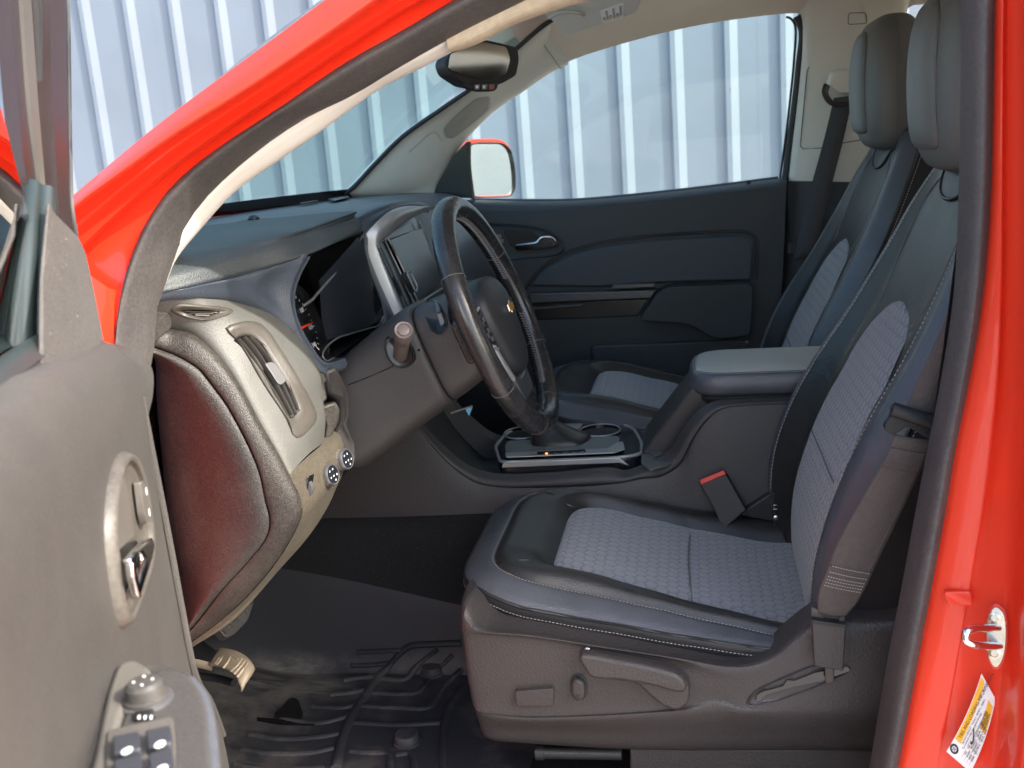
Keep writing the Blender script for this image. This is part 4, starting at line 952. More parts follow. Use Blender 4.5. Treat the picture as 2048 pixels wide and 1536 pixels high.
rd_ = D((936, 1340, -.270), (955, 1340, -.273), (990, 1340, -.274), (1060, 1345, -.274), (1200, 1352, -.274), (1340, 1366, -.275), (1440, 1378, -.279), (1490, 1392, -.283), (1580, 1390, -.288), (1650, 1380, -.288), (1720, 1365, -.288), (1830, 1350, -.288))
re_ = D((948, 1408, -.270), (965, 1416, -.273), (1000, 1420, -.274), (1060, 1424, -.274), (1220, 1420, -.274), (1360, 1410, -.275), (1440, 1398, -.279), (1480, 1414, -.286), (1560, 1412, -.290), (1650, 1405, -.290), (1720, 1400, -.290), (1830, 1395, -.290))
rf_ = D((954, 1424, -.272), (972, 1430, -.278), (1000, 1434, -.281), (1060, 1438, -.281), (1220, 1434, -.281), (1360, 1426, -.281), (1440, 1420, -.284), (1480, 1426, -.288), (1560, 1430, -.289), (1650, 1430, -.289), (1720, 1428, -.289), (1830, 1425, -.289))
rg_ = D((962, 1450, -.262), (978, 1454, -.266), (1010, 1458, -.268), (1060, 1460, -.268), (1220, 1464, -.268), (1360, 1462, -.270), (1440, 1462, -.272), (1480, 1462, -.274), (1560, 1464, -.275), (1650, 1466, -.275), (1720, 1466, -.275), (1830, 1466, -.275))
rh_ = D((974, 1474, -.245), (985, 1480, -.250), (1010, 1483, -.252), (1060, 1487, -.252), (1220, 1497, -.252), (1360, 1501, -.252), (1440, 1501, -.252), (1480, 1501, -.252), (1560, 1501, -.252), (1650, 1501, -.252), (1720, 1501, -.252), (1830, 1501, -.252))
def wrap(L, dx, dy): return [L[0]+V((dx, dy, 0))]+L
rr_ = [[L[0]+V((-.012, .06, 0))]+[L[0]+V((-.008, .02, 0))]+L for L in (ra, rb_, rc_, rd_, re_, rf_, rg_, rh_)]
st = sheet('side_trim', [[p+V((.01, .05, .004)) for p in rr_[0]]]+rr_+[[p+V((.01, .07, .0)) for p in rr_[-1]]], M_side, seat, 90, 4)
SB = bvh(st)
def knob(nm, pts, lift, m, bevel, r=.004, tp=.0):
    P = rnd(onto(SB, pts, -.004), r, 4); c_ = sum(P, Vector())/len(P)
    yv = min(p.y for p in P); P = [V((p.x, yv+.004, p.z)) for p in P]
    return plate(nm, P, (0, -lift, 0), m, seat, bevel, 3, tp)
knob('switch_well', [(1026, 1372), (1114, 1362), (1116, 1408), (1030, 1410)], .0022, M_black, .001, .004)
knob('seat_switch', [(1031, 1374), (1110, 1368), (1111, 1404), (1034, 1405)], .016, M_side, .004, .004, .04)
oc = onto(SB, [(1158, 1373)], 0)[0]
def oval(rx, rz, c_, n=28): return [V((c_.x+rx*math.cos(a)*1.0, c_.y, c_.z+rz*math.copysign(abs(math.sin(a))**.7, math.sin(a)))) for a in [2*math.pi*k/n for k in range(n)]]
plate('switch_well', oval(.0125, .0205, oc+V((0, .003, 0))), (0, -.0055, 0), M_black, seat, .001)
plate('seat_switch', oval(.0105, .0185, oc+V((0, .001, 0))), (0, -.013, 0), M_side, seat, .004, 3, .1)
lathe('seat_switch_dimple', oc+V((0, -.0112, -.010)), (0, -1, 0), [(0, .0055), (.0012, .0055), (.0016, .0045)], M_black, seat, 16)
# recliner lever
lv = cr(D((1159, 1305, -.285), (1250, 1315, -.285), (1322, 1330, -.285), (1360, 1342, -.285), (1377, 1360, -.285), (1380, 1385, -.285), (1374, 1404, -.285), (1356, 1415, -.285), (1330, 1408, -.285), (1300, 1385, -.285), (1276, 1364, -.285), (1180, 1344, -.285), (1165, 1324, -.285)), 60, True)
plate('recliner_lever', [p+V((0, .012, 0)) for p in lv], (0, -.021, 0), M_side, seat, .004, 3, .01)
lv2 = cr(D((1158, 1302, -.296), (1250, 1313, -.296), (1322, 1328, -.296), (1358, 1340, -.296), (1374, 1358, -.296), (1372, 1374, -.296), (1352, 1374, -.296), (1310, 1362, -.296), (1240, 1350, -.296), (1182, 1344, -.296), (1168, 1326, -.296)), 50, True)
plate('recliner_grip', lv2, (0, -.016, 0), M_side, seat, .005, 3, .02)
lathe('trim_clip', onto(SB, [(1175, 1299)], 0)[0], (0, -1, 0), [(0, .0045), (.003, .0045), (.0042, .003)], M_silver, seat, 14)
# belt channel in the trim
ch = onto(SB, [(1488, 1411), (1508, 1380), (1567, 1353), (1625, 1329), (1693, 1326), (1705, 1341), (1628, 1375), (1553, 1402)], .0005)
cc = rnd(ch, .008, 4); cm = sum(cc, Vector())/len(cc)
sheet('belt_channel', [cc, [p.lerp(cm, .07)+V((0, -.003, 0)) for p in cc], [p.lerp(cm, .14)+V((0, .0, 0)) for p in cc], [p.lerp(cm, .999)+V((0, .0, 0)) for p in cc]], M_side, seat, 60, 2, closed=True)
sl = onto(SB, [(1514, 1390), (1524, 1383), (1566, 1372), (1574, 1360), (1590, 1361), (1630, 1345), (1695, 1333), (1700, 1341), (1640, 1362), (1575, 1376), (1532, 1389), (1520, 1402), (1512, 1402)], .0032)
plate('belt_slot', sl, (0, -.0008, 0), M_gloss, seat)
# buckle stalk and recliner hinge on the inboard side
bkl = empty('belt_buckle', (-.05, .27, .25), T); bkl['label'] = 'black belt buckle with red release button beside the driver seat'
BN = V((-.15, -.95, .28)).normalized(); bc0 = at(1440, 990, 'y', .19)
def BP(k, *pts): return PL(BN, BN.dot(bc0)+k, *pts)
plate('buckle_body', rnd(BP(0, (1399, 968), (1452, 948), (1492, 1020), (1446, 1060), (1424, 1010)), .004), -BN*.022, M_rubber, bkl, .004)
plate('release_button', rnd(BP(.001, (1399, 960), (1447, 940), (1452, 948), (1402, 970)), .002), -BN*.02, M_redbtn, bkl, .003)
plate('recliner_cover', D((1474, 1030, .20), (1545, 985, .20), (1552, 1045, .20)), (0, .02, 0), M_black, seat, .003)
plate('hinge_bracket', D((1541, 985, .19), (1556, 985, .19), (1562, 1045, .19), (1546, 1045, .19)), (0, .012, 0), M_rubber, seat, .002)
for py in (1010, 1018): box('hinge_tab', at(1551, py, 'y', .187), (.008, .004, .002), M_steel, seat, .0006)
lathe('hinge_bolt', at(1552, 1036, 'y', .189), (0, -1, 0), [(0, .006), (.004, .006), (.005, .004)], M_steel, seat, 12)
# driver belt: lower webbing, anchor plate, sleeve, upper webbing
db = empty('seat_belt', (.1, -.33, .4), T); db['label'] = 'brown black driver seat belt running down beside the seat'
wl = D((1636, 1232, -.300), (1636, 1186, -.304), (1658, 1126, -.308), (1675, 1083, -.312), (1727, 990, -.322), (1777, 900, -.335), (1788, 868, -.338))
wr = D((1683, 1238, -.300), (1714, 1202, -.304), (1736, 1161, -.308), (1760, 1110, -.312), (1810, 1005, -.322), (1847, 922, -.335), (1862, 880, -.338))
wb1 = sheet('webbing', [wl, [(a*.5+b*.5)+V((0, -.003, 0)) for a, b in zip(wl, wr)], wr], M_web, db, 50, 6, thick=.0016)
WB = bvh(wb1)
sheet('webbing_fold', [[p+V((0, -.002, 0)) for p in cr(wl, 50)[1:15]], [p+V((0, -.0045, 0)) for p in [(a*.5+b*.5) for a, b in zip(cr(wl, 50)[1:15], cr(wr, 50)[1:15])]], [p+V((0, -.002, 0)) for p in cr(wr, 50)[1:15]]], M_web, db, 20, 6, thick=.0012)
sheet('webbing_fold', [[p+V((0, -.002, 0)) for p in cr(wl, 50)[41:47]], [p+V((0, -.0045, 0)) for p in [(a*.5+b*.5) for a, b in zip(cr(wl, 50)[41:47], cr(wr, 50)[41:47])]], [p+V((0, -.002, 0)) for p in cr(wr, 50)[41:47]]], M_web, db, 12, 6, thick=.0012)
L50, R50 = cr(wl, 50), cr(wr, 50)
for i, m_ in ((14.2, M_thread), (12.6, M_thread), (11.4, M_thread), (10.6, M_thread), (9.8, M_thread), (9.0, M_thread), (43.6, M_tdark), (42.2, M_tdark), (41.8, M_tdark)):
    k = int(i); t = i-k; a = L50[k].lerp(L50[k+1], t); b = R50[k].lerp(R50[k+1], t)
    pth = [a.lerp(b, .06+.88*j/30)+V((0, -.0072, 0)) for j in range(31)]
    for j, p in enumerate(pth): p.y += -.002*math.sin(math.pi*j/30)
    stitches('webbing_stitching', pth, m_, db, pitch=.0032, r=.0007)
upl = D((1806, 826, -.340), (1830, 772, -.345), (1856, 716, -.35), (1890, 640, -.36), (1935, 500, -.375))
upr = D((1880, 846, -.340), (1905, 780, -.345), (1930, 716, -.35), (1965, 640, -.36), (2010, 500, -.375))
sheet('webbing', [upl, upr], M_web, db, 20, 2, thick=.0016)
slv = D((1786, 812, -.345), (1806, 814, -.345), (1862, 836, -.345), (1900, 848, -.345), (1896, 890, -.345), (1850, 874, -.345), (1815, 852, -.345), (1786, 872, -.345), (1768, 860, -.345), (1772, 846, -.345), (1780, 838, -.345))
plate('belt_sleeve', rnd(slv, .006, 3), (0, .012, 0), M_rubber, db, .004)
tube('belt_roller', D((1784, 818, -.349), (1820, 830, -.350), (1890, 852, -.350)), .009, M_rubber, db, 10)
plate('anchor_tongue', D((1623, 1214, -.304), (1640, 1222, -.304), (1648, 1238, -.304), (1676, 1244, -.304), (1684, 1230, -.304), (1690, 1236, -.304), (1689, 1256, -.304), (1622, 1250, -.304)), (0, .003, 0), M_vent, db, .0008)
plate('anchor_cover', rnd(D((1624, 1242, -.312), (1692, 1251, -.312), (1687, 1343, -.312), (1629, 1333, -.312)), .003), (0, .018, 0), M_side, db, .003)
plate('anchor_lip', rnd(D((1624, 1240, -.314), (1693, 1250, -.314), (1693, 1256, -.314), (1624, 1247, -.314)), .001), (0, .012, 0), M_rubber, db, .001)
box('anchor_stem', at(1659, 1345, 'y', -.30), (.012, .006, .03), M_vent, db, .002)
# seat track
tr = lathe('seat_track', at(1070, 1506, 'y', -.24), (1, 0, .02), [(0, .008), (.002, .0105), (.014, .0105), (.014, .0085), (.13, .0085)], M_black, seat, 16)
plate('track_cover', D((1260, 1499, -.246), (1760, 1499, -.246), (1800, 1580, -.246), (1260, 1580, -.246)), (0, .04, 0), M_side, seat, .003)

# ------------------------------------------------------------------ centre console
cn = empty('centre_console', (-.2, .36, .0), T)
ct = D((660, 700, .240), (780, 790, .237), (841, 860, .235), (877, 906, .235), (914, 941, .235), (951, 965, .235), (987, 973, .235), (1100, 975, .235), (1226, 968, .235), (1280, 958, .235), (1320, 954, .235), (1360, 930, .236), (1385, 883, .238), (1413, 842, .24), (1443, 818, .242), (1491, 810, .243), (1640, 806, .245))
cb = D((560, 1070, .215), (640, 1072, .215), (720, 1072, .215), (800, 1070, .215), (880, 1070, .215), (960, 1070, .215), (1024, 1072, .215), (1100, 1075, .215), (1200, 1078, .215), (1260, 1080, .215), (1320, 1080, .215), (1370, 1080, .215), (1400, 1080, .215), (1430, 1080, .215), (1460, 1080, .215), (1500, 1080, .215), (1640, 1080, .215))
cm_ = [(a*.6+b*.4)+V((0, -.004, 0)) for a, b in zip(ct, cb)]
sheet('side_panel', [[p+V((0, .006, .002)) for p in ct], ct, cm_, cb, [p+V((0, .05, -.01)) for p in cb]], M_cons, cn, 80, 4)
kt = D((690, 690, .246), (800, 782, .246), (855, 856, .246), (904, 905, .246), (938, 930, .246), (975, 943, .246), (1012, 947, .246), (1100, 944, .246), (1226, 934, .246), (1250, 940, .246), (1300, 922, .248), (1334, 904, .25), (1368, 853, .25), (1399, 818, .25), (1430, 802, .25), (1478, 798, .25), (1640, 793, .25))
ctc, ktc = cr(ct, 80), cr(kt, 80)
rim = [ctc, [(a*.85+b*.15)+V((0, -.008, 0)) for a, b in zip(ctc, ktc)], [(a*.5+b*.5)+V((0, -.010, 0)) for a, b in zip(ctc, ktc)], [(a*.12+b*.88)+V((0, -.005, 0)) for a, b in zip(ctc, ktc)], ktc, [p+V((0, .02, -.01)) for p in ktc]]
sheet('console_rim', rim, M_cons, cn, 110, 4)
# mirrored far wall and the tub floor
tub = []
far = [V((p.x, .72-p.y, p.z)) for p in ktc]
inn = [V((p.x+.004, p.y+.018, p.z-.012)) for p in ktc]; inf = [V((p.x+.004, .72-p.y-.018, p.z-.012)) for p in ktc]
flo = [V((p.x+.01, p.y+.024, max(.335, p.z-.07))) for p in ktc]; flf = [V((p.x+.01, .72-p.y-.024, max(.335, p.z-.07))) for p in ktc]
sheet('console_tub', [ktc, inn, flo, flf, inf, far, [p+V((0, .012, -.02)) for p in far], [V((p.x, .515, .05)) for p in far]], M_black, cn, 80, 2, hard=True)
# shifter plate
ZP = .392
def zp(z, *pts): return Z(z, *pts)
po = rnd(zp(ZP, (990, 890), (1012, 864), (1040, 852), (1234, 844), (1266, 853), (1283, 880), (1283, 906), (1240, 912), (1000, 922)), [.02, .03, .03, .03, .03, .03, .02, .02, .02], 6)
plate('shifter_plate', [p+V((0, 0, -.035)) for p in po], (0, 0, .033), M_gloss2, cn, .008, 4)
tube('plate_trim', [p+V((0, 0, -.003)) for p in po], .0032, M_silver, cn, 8, True, straight=True, n=120)
fe = Y(.285, (1003, 936), (1008, 922), (1226, 915), (1250, 922), (1262, 934), (1240, 926))
plate('chrome_strip', Y(.250, (1003, 936), (1007, 923), (1120, 920), (1226, 915), (1240, 917), (1258, 932), (1238, 926), (1120, 931)), (0, .006, 0), M_silver, cn, .0015)
def cup(cx, cy, ra_, rb2, nm='cup_holder'):
    c0 = at(cx, cy, 'z', ZP+.001); ring = [c0+V((ra_*math.cos(a), rb2*math.sin(a), 0)) for a in [2*math.pi*k/40 for k in range(40)]]
    sheet(nm, [[c0+(p-c0)*1.05+V((0, 0, .0012)) for p in ring], ring, [p+V((0, 0, -.06)) for p in ring], [c0+(p-c0)*.02+V((0, 0, -.061)) for p in ring]], [M_gloss], cn, 40, 2, hard=True, closed=True)
    sheet('cup_rim', [[c0+(p-c0)*1.09 for p in ring], [c0+(p-c0)*1.05+V((0, 0, .0025)) for p in ring], [c0+(p-c0)*1.01+V((0, 0, .001)) for p in ring]], M_silver, cn, 40, 3, closed=True)
cup(1200, 861, .040, .042); cup(1046, 866, .038, .042)
plate('chrome_bridge', rnd(zp(ZP+.0015, (1100, 866), (1112, 850), (1166, 848), (1160, 858), (1140, 866)), .006), (0, 0, .003), M_silver, cn, .001)
gp = rnd(zp(ZP+.0012, (1010, 893), (1016, 884), (1236, 874), (1240, 880), (1232, 898), (1190, 904), (1012, 912)), .008, 4)
plate('shift_gate', gp, (0, 0, .003), M_satin2, cn, .001)
plate('gate_chrome', rnd(zp(ZP+.0042, (1010, 907), (1110, 902), (1215, 898), (1234, 886), (1246, 884), (1250, 900), (1228, 907), (1012, 916)), .004), (0, 0, .002), M_silver, cn, .001)
plate('gate_display', rnd(zp(ZP+.0064, (1074, 904), (1170, 899), (1172, 904), (1076, 910)), .002), (0, 0, .0006), M_gloss, cn)
k0 = at(1093, 908, 'z', ZP+.0068)
lamp = NT('amber_lamp'); lamp.set(Base_Color=(.9, .35, .05, 1)); lamp.b.inputs['Emission Color'].default_value = (1, .35, .05, 1); lamp.b.inputs['Emission Strength'].default_value = .8
lathe('gear_lamp', k0+V((0, 0, .0005)), (0, 0, 1), [(0, .0026), (.001, .0026), (.0015, .002)], lamp.m, cn, 12)
for q in range(1, 5): lathe('gear_mark', at(1093+18*q, 908-q*1.0, 'z', ZP+.0072), (0, 0, 1), [(0, .0028), (.0006, .0024)], M_satin, cn, 10)
# boot and lever
bc = at(1112, 884, 'z', ZP)
br_ = []
for h, sx, sy, ox in ((0, .062, .048, .008), (.012, .056, .044, .006), (.026, .040, .034, -.006), (.045, .024, .024, -.022), (.07, .015, .016, -.036), (.10, .012, .013, -.048)):
    br_.append([bc+V((ox+sx*math.copysign(abs(math.cos(a))**.75, math.cos(a))*(1+.06*math.sin(5*a+h*60)), sy*math.copysign(abs(math.sin(a))**.75, math.sin(a)), h)) for a in [2*math.pi*k/40 for k in range(40)]])
sheet('shifter_boot', br_, M_leather, cn, 40, 5, closed=True, straight=True)
tube('shifter_lever', [bc+V((-.048, 0, .09)), bc+V((-.075, 0, .15))], .010, M_gloss, cn, 10)
plate('shifter_knob', [bc+V((-.105, -.022, .13)), bc+V((-.115, -.022, .19)), bc+V((-.09, -.022, .205)), bc+V((-.065, -.022, .185)), bc+V((-.065, -.022, .13))], (0, .044, 0), M_leather, cn, .014, 4)
# rubber tray and the riser under the armrest
plate('rubber_tray', rnd(zp(.385, (1286, 880), (1300, 862), (1335, 860), (1350, 872), (1344, 930), (1300, 944), (1282, 930)), .012), (0, 0, .004), M_vgrey, cn, .002)
plate('tray_pad', rnd(zp(.390, (1300, 884), (1314, 878), (1320, 886), (1340, 884), (1344, 905), (1310, 915), (1298, 905)), .008), (0, 0, .003), M_vgrey, cn, .002)
plate('armrest_riser', [V((-.225, .285, .392)), V((-.115, .285, .53)), V((.30, .285, .53)), V((.30, .285, .36)), V((-.20, .285, .36))], (0, .17, 0), M_cons, cn, .006)
# armrest lid
def lid(x0, x1, y0, y1, r_, z): return [V((p.x, p.y, z)) for p in resample((lambda q_: q_+[q_[0]])(rnd([V((x0, y0, 0)), V((x1, y0, 0)), V((x1, y1, 0)), V((x0, y1, 0))], r_, 8)), 80, True)]
x0 = -.128
sheet('lid_base', [lid(x0+.02, .33, .272, .448, .05, .488), lid(x0+.012, .33, .266, .454, .055, .490), lid(x0+.010, .33, .264, .456, .055, .500), lid(x0+.016, .33, .270, .450, .05, .503)], M_black, cn, 80, 3, closed=True, straight=True)
sheet('armrest_side', [lid(x0+.012, .33, .268, .452, .05, .502), lid(x0+.002, .33, .259, .461, .055, .510), lid(x0-.002, .33, .256, .464, .06, .524), lid(x0+.003, .33, .260, .460, .06, .540), lid(x0+.010, .33, .266, .454, .055, .547)], M_ledge, cn, 80, 4, closed=True, straight=True)
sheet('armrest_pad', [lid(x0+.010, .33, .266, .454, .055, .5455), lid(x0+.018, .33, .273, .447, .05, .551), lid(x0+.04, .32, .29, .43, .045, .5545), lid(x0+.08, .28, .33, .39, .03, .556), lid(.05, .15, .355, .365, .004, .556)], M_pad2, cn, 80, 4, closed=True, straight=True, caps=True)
stitches('armrest_stitching', (lambda q_: q_+[q_[0]])(lid(x0+.007, .33, .2635, .4565, .056, .5455)), M_thread, cn)

# ------------------------------------------------------------------ dashboard
da = empty('dashboard', (-.8, .36, .5), T)
# top pad: windshield foot -> crest -> rolled edge -> underside, driver side to the middle
w0 = [p+V((0.004, 0, -.016)) for p in wbase]
t3 = [V((-.79, -.43, .842))]+D((326, 574, -.40), (392, 556, -.36), (510, 522, -.265), (600, 496, -.185), (662, 471, .0), (722, 448, .165))
t4 = [V((-.795, -.43, .828))]+D((322, 588, -.40), (390, 573, -.36), (505, 545, -.268), (606, 514, -.185), (666, 489, .0), (719, 468, .165))
t2 = [p+V((-.010, 0, .014)) for p in t3]
t1 = [p+V((-.050, 0, .027 if p.z < .848 else .024)) for p in t3]
t0 = [V((x, p.y, .871)) for x, p in zip((-.84, -.86, -.90, -.98, -1.05, -1.12, -1.16), t3)]
t5 = [p+V((-.05, 0, -.006)) for p in t4]
sheet('dash_top_pad', [t0, t1, t2, t3, t4, t5], M_pad, da, 60, 5)
# far half of the top, and the raised arch over the centre stack
f0 = [V((-1.17, .30, .872)), V((-1.13, .72, .873)), V((-1.05, .95, .874)), V((-.97, 1.12, .876))]
f1 = [V((-.86, .18, .876)), V((-.86, .6, .878)), V((-.85, .9, .876)), V((-.83, 1.12, .872))]
f2 = [V((-.74, .18, .872)), V((-.74, .6, .872)), V((-.74, .9, .868)), V((-.74, 1.10, .862))]
f3 = [V((-.70, .40, .84)), V((-.68, .6, .845)), V((-.68, .9, .84)), V((-.69, 1.09, .83))]
f4 = [V((-.66, .40, .76)), V((-.62, .6, .76)), V((-.62, .9, .76)), V((-.64, 1.085, .76))]
f5 = [V((-.66, .40, .62)), V((-.63, .6, .60)), V((-.63, .9, .60)), V((-.65, 1.085, .60))]
f6 = [V((-.80, .40, .42)), V((-.80, .6, .38)), V((-.80, .9, .38)), V((-.82, 1.085, .38))]
sheet('far_dash_skin', [f0, f1, f2, f3, f4, f5, f6], M_slate, da, 30, 5)
a0 = D((690, 446, .14), (722, 428, .19), (770, 408, .26), (806, 400, .36), (832, 402, .46), (846, 408, .55))
a1 = D((712, 452, .165), (738, 434, .20), (776, 416, .25), (812, 407, .34), (840, 408, .44), (856, 412, .55))
a2 = D((728, 466, .175), (740, 446, .195), (764, 428, .22), (800, 414, .30), (836, 411, .42), (860, 414, .55))
sheet('stack_arch', [[p+V((-.06, 0, -.005)) for p in a0], a0, a1, a2, [p+V((-.004, .002, -.012)) for p in a2]], M_slate, da, 40, 4)
# sensor bump on the dash top
sb0 = at(508, 444, 'z', .878)
plate('sensor_base', [sb0+V((-.03, -.03, -.002)), sb0+V((-.03, .035, -.002)), sb0+V((.028, .035, -.002)), sb0+V((.028, -.03, -.002))], (0, 0, .006), M_pad, da, .002, 3, .2)
lathe('light_sensor', sb0+V((0, 0, .003)), (0, 0, 1), [(0, .011), (.004, .011), (.008, .008), (.010, .003)], M_gloss2, da, 16)
for pts in ([(655, 400), (690, 392), (700, 396), (668, 404)], [(600, 408), (634, 402), (636, 404), (604, 410)]):
    plate('defrost_slot', [p+V((0, 0, .002)) for p in Z(.880, *pts)], (0, 0, .001), M_gloss2, da)
# slate skin between pad and pale panel
s0_ = [V((-.80, -.43, .828))]+D((320, 586, -.398), (388, 571, -.36), (455, 557, -.31), (505, 543, -.268), (560, 527, -.225), (604, 512, -.19))
s2_ = [V((-.815, -.43, .80))]+D((312, 606, -.398), (388, 599, -.352), (450, 602, -.295), (500, 610, -.262), (548, 630, -.23), (594, 668, -.205))
s1_ = [a*.5+b*.5+V((.006, -.004, .004)) for a, b in zip(s0_, s2_)][:-2]+D((538, 576, -.228), (579, 585, -.203))
slate = sheet('dash_skin', [[p+V((-.05, 0, .0)) for p in s0_], s0_, s1_, s2_, [p+V((-.03, .01, -.01)) for p in s2_]], M_slate, da, 40, 5)
# lip round the instrument opening
l0 = D((606, 508, -.192), (588, 545, -.198), (577, 580, -.20), (577, 622, -.20), (590, 664, -.198), (614, 702, -.19), (638, 738, -.185), (652, 748, -.175), (690, 738, -.11))
l1 = D((616, 512, -.175), (597, 548, -.180), (586, 582, -.182), (586, 620, -.182), (599, 660, -.180), (622, 700, -.172), (642, 726, -.165), (656, 731, -.155), (692, 720, -.10))
l2 = D((621, 514, -.168), (602, 549, -.173), (591, 583, -.175), (591, 618, -.175), (604, 657, -.173), (626, 696, -.165), (645, 720, -.158), (657, 725, -.150), (690, 716, -.095))
sheet('cluster_lip', [[p+V((-.01, -.004, -.004)) for p in l0], l0, [(a*.5+b*.5)+V((.004, -.002, .002)) for a, b in zip(l0, l1)], l1, l2, [p+V((-.02, .004, 0)) for p in l2]], M_slate, da, 60, 3)
# right-hand cheek of the opening up to the centre stack
k0_ = D((728, 468, .162), (728, 505, .162), (738, 545, .162), (754, 585, .162), (768, 620, .162), (771, 640, .162), (762, 658, .155), (740, 668, .12))
k1_ = D((731, 465, .172), (732, 503, .172), (744, 545, .172), (760, 585, .172), (775, 620, .172), (780, 645, .172), (775, 668, .165), (760, 690, .14))
k2_ = D((736, 478, .195), (737, 505, .195), (752, 548, .195), (768, 585, .195), (786, 625, .195), (800, 655, .195), (810, 690, .195), (820, 720, .195))
sheet('cluster_cheek', [[p+V((-.02, .0, 0)) for p in k0_], k0_, k1_, k2_], M_slate, da, 40, 4)
# instrument tub
op = [V(p) for p in l2[:8]]+D((680, 708, -.10), (720, 680, .03), (748, 660, .12), (762, 648, .15), (768, 632, .16), (764, 608, .16), (752, 575, .16), (738, 540, .16), (728, 505, .16), (727, 472, .162), (718, 468, .155), (668, 490, .0), (630, 506, -.14))
opc = cr(op, 80, True)
bc_ = sum(opc, Vector())/80
def back(f, dx): return [V((p.x*.3+bc_.x*.7+dx, bc_.y+(p.y-bc_.y)*f, bc_.z+(p.z-bc_.z)*f-.01)) for p in opc]
sheet('instrument_tub', [opc, back(.97, -.05), back(.9, -.11), back(.5, -.112), back(.001, -.112)], M_gloss2, da, 80, 3, closed=True, hard=True)
# gauge: tick arc, numerals and needle on a raised ring
gc = V((-.715, -.115, .728)); GX = V((0, 1, 0)); GY = V((-.28, 0, .96)).normalized(); GN = GX.cross(GY)
if GN.x < 0: GN = -GN
lathe('gauge_ring', gc-GN*.01, GN, [(0, .075), (.022, .074), (.024, .071), (.022, .068), (.004, .0665)], M_gloss2, da, 48)
lathe('gauge_face', gc-GN*.004, GN, [(0, .067), (.002, .067)], M_screen, da, 48)
tv = []; tf = []
for k in range(29):
    a = R(225-270*k/28); L_ = .010 if k % 4 == 0 else .005; w_ = .0007 if k % 4 else .001
    d_ = GX*math.cos(a)+GY*math.sin(a); e_ = GX*-math.sin(a)+GY*math.cos(a); n0 = len(tv)
    for rr2, s2_ in ((.062, -1), (.062, 1), (.062-L_, 1), (.062-L_, -1)): tv.append(gc+d_*rr2+e_*s2_*w_+GN*.0005)
    tf.append((n0, n0+1, n0+2, n0+3))
mesh('gauge_tick', tv, tf, M_white, da)
for k, s_ in enumerate(('0', '20', '40', '60', '80', '100', '120', '140')):
    a = R(225-270*k/7); p = gc+(GX*math.cos(a)+GY*math.sin(a))*.046+GN*.0006-GY*.004
    text('gauge_numeral', s_, .011, basis(p, GX, GY), M_white, da, align='CENTER')
plate('gauge_needle', [gc+GX*.052+GY*.001+GN*.004, gc+GX*.052-GY*.001+GN*.004, gc-GX*.005-GY*.002+GN*.004, gc-GX*.005+GY*.002+GN*.004], GN*.001, M_needle, da)
tube('lens_edge', D((606, 612, -.168), (624, 600, -.150), (634, 588, -.13), (668, 548, -.02), (700, 505, .09), (726, 472, .158)), .0022, M_satin, da, 8)
tube('lens_edge', D((668, 716, -.12), (652, 722, -.14), (645, 712, -.145), (650, 698, -.13), (672, 678, -.08), (700, 668, .0), (740, 656, .10), (760, 648, .15), (767, 632, .158)), .0014, M_satin, da, 8)
plate('dark_lens', D((640, 560, -.10), (716, 474, .14), (726, 476, .15), (734, 540, .155), (752, 580, .155), (764, 612, .155), (764, 634, .155), (740, 652, .11), (655, 680, -.10), (646, 640, -.11))[0:10], (-.002, 0, 0), M_screen, da)
# pale vent panel
cL = D((306, 640, -.375), (336, 655, -.352), (379, 664, -.348), (409, 684, -.346), (442, 717, -.345), (478, 766, -.345), (519, 842, -.345), (557, 908, -.344), (579, 951, -.343))
cR = D((318, 600, -.395), (360, 598, -.37), (409, 598, -.335), (475, 604, -.270), (532, 620, -.232), (562, 637, -.215), (587, 661, -.204), (614, 695, -.200), (639, 741, -.198), (645, 790, -.205), (651, 842, -.215), (647, 886, -.220))
cLc, cRc = cr(cL, 60), cr(cR, 60)
md = [(a*.5+b*.5)+V((.010, -.010, .012)) for a, b in zip(cLc, cRc)]
m3 = [(a*.16+b*.84)+V((.006, -.004, .006)) for a, b in zip(cLc, cRc)]; m4 = [(a*.86+b*.14)+V((.004, -.006, .006)) for a, b in zip(cLc, cRc)]
cp = sheet('vent_panel', [[p+V((-.006, .006, -.004)) for p in cLc], cLc, m4, md, m3, cRc, [p+V((-.012, .008, -.006)) for p in cRc]], M_cream, da, 90, 5)
CB = bvh(cp)
def dishring(nm, outer, inner, depth, m, parent, lift=.002, n=60):
    O = cr(onto(CB, outer, lift), n, True); I_ = cr(onto(CB, inner, .001), n, True); c_ = sum(I_, Vector())/n
    nrm = CB.find_nearest(c_)[1]; nrm = nrm if nrm.dot(CPOS-c_) > 0 else -nrm
    I2 = [p-nrm*depth for p in I_]
    sheet(nm, [[p-nrm*.004 for p in O], O, [p.lerp(q_, .25)+nrm*.0022 for p, q_ in zip(O, I_)], [p.lerp(q_, .6)+nrm*.0008 for p, q_ in zip(O, I_)], [p.lerp(q_, 1)-nrm*.003 for p, q_ in zip(O, I_)], I2], m, parent, n, 3, closed=True, straight=True)
    ctr_ = proj(c_); cut(cp, [(ctr_[0]+(proj(p)[0]-ctr_[0])*1.0, ctr_[1]+(proj(p)[1]-ctr_[1])*1.0) for p in [a_.lerp(b_, .5) for a_, b_ in zip(O, I_)]])
    return I2, nrm, c_
v1o = [(342, 621), (355, 610), (382, 609), (437, 613), (467, 621), (459, 628), (423, 639), (404, 640), (355, 629)]
v1i = [(366, 622), (376, 621), (400, 621), (430, 623), (440, 625), (432, 630), (410, 636), (398, 635), (378, 629)]
I2, nr, c_ = dishring('defrost_vent', v1o, v1i, .012, M_vent, da)
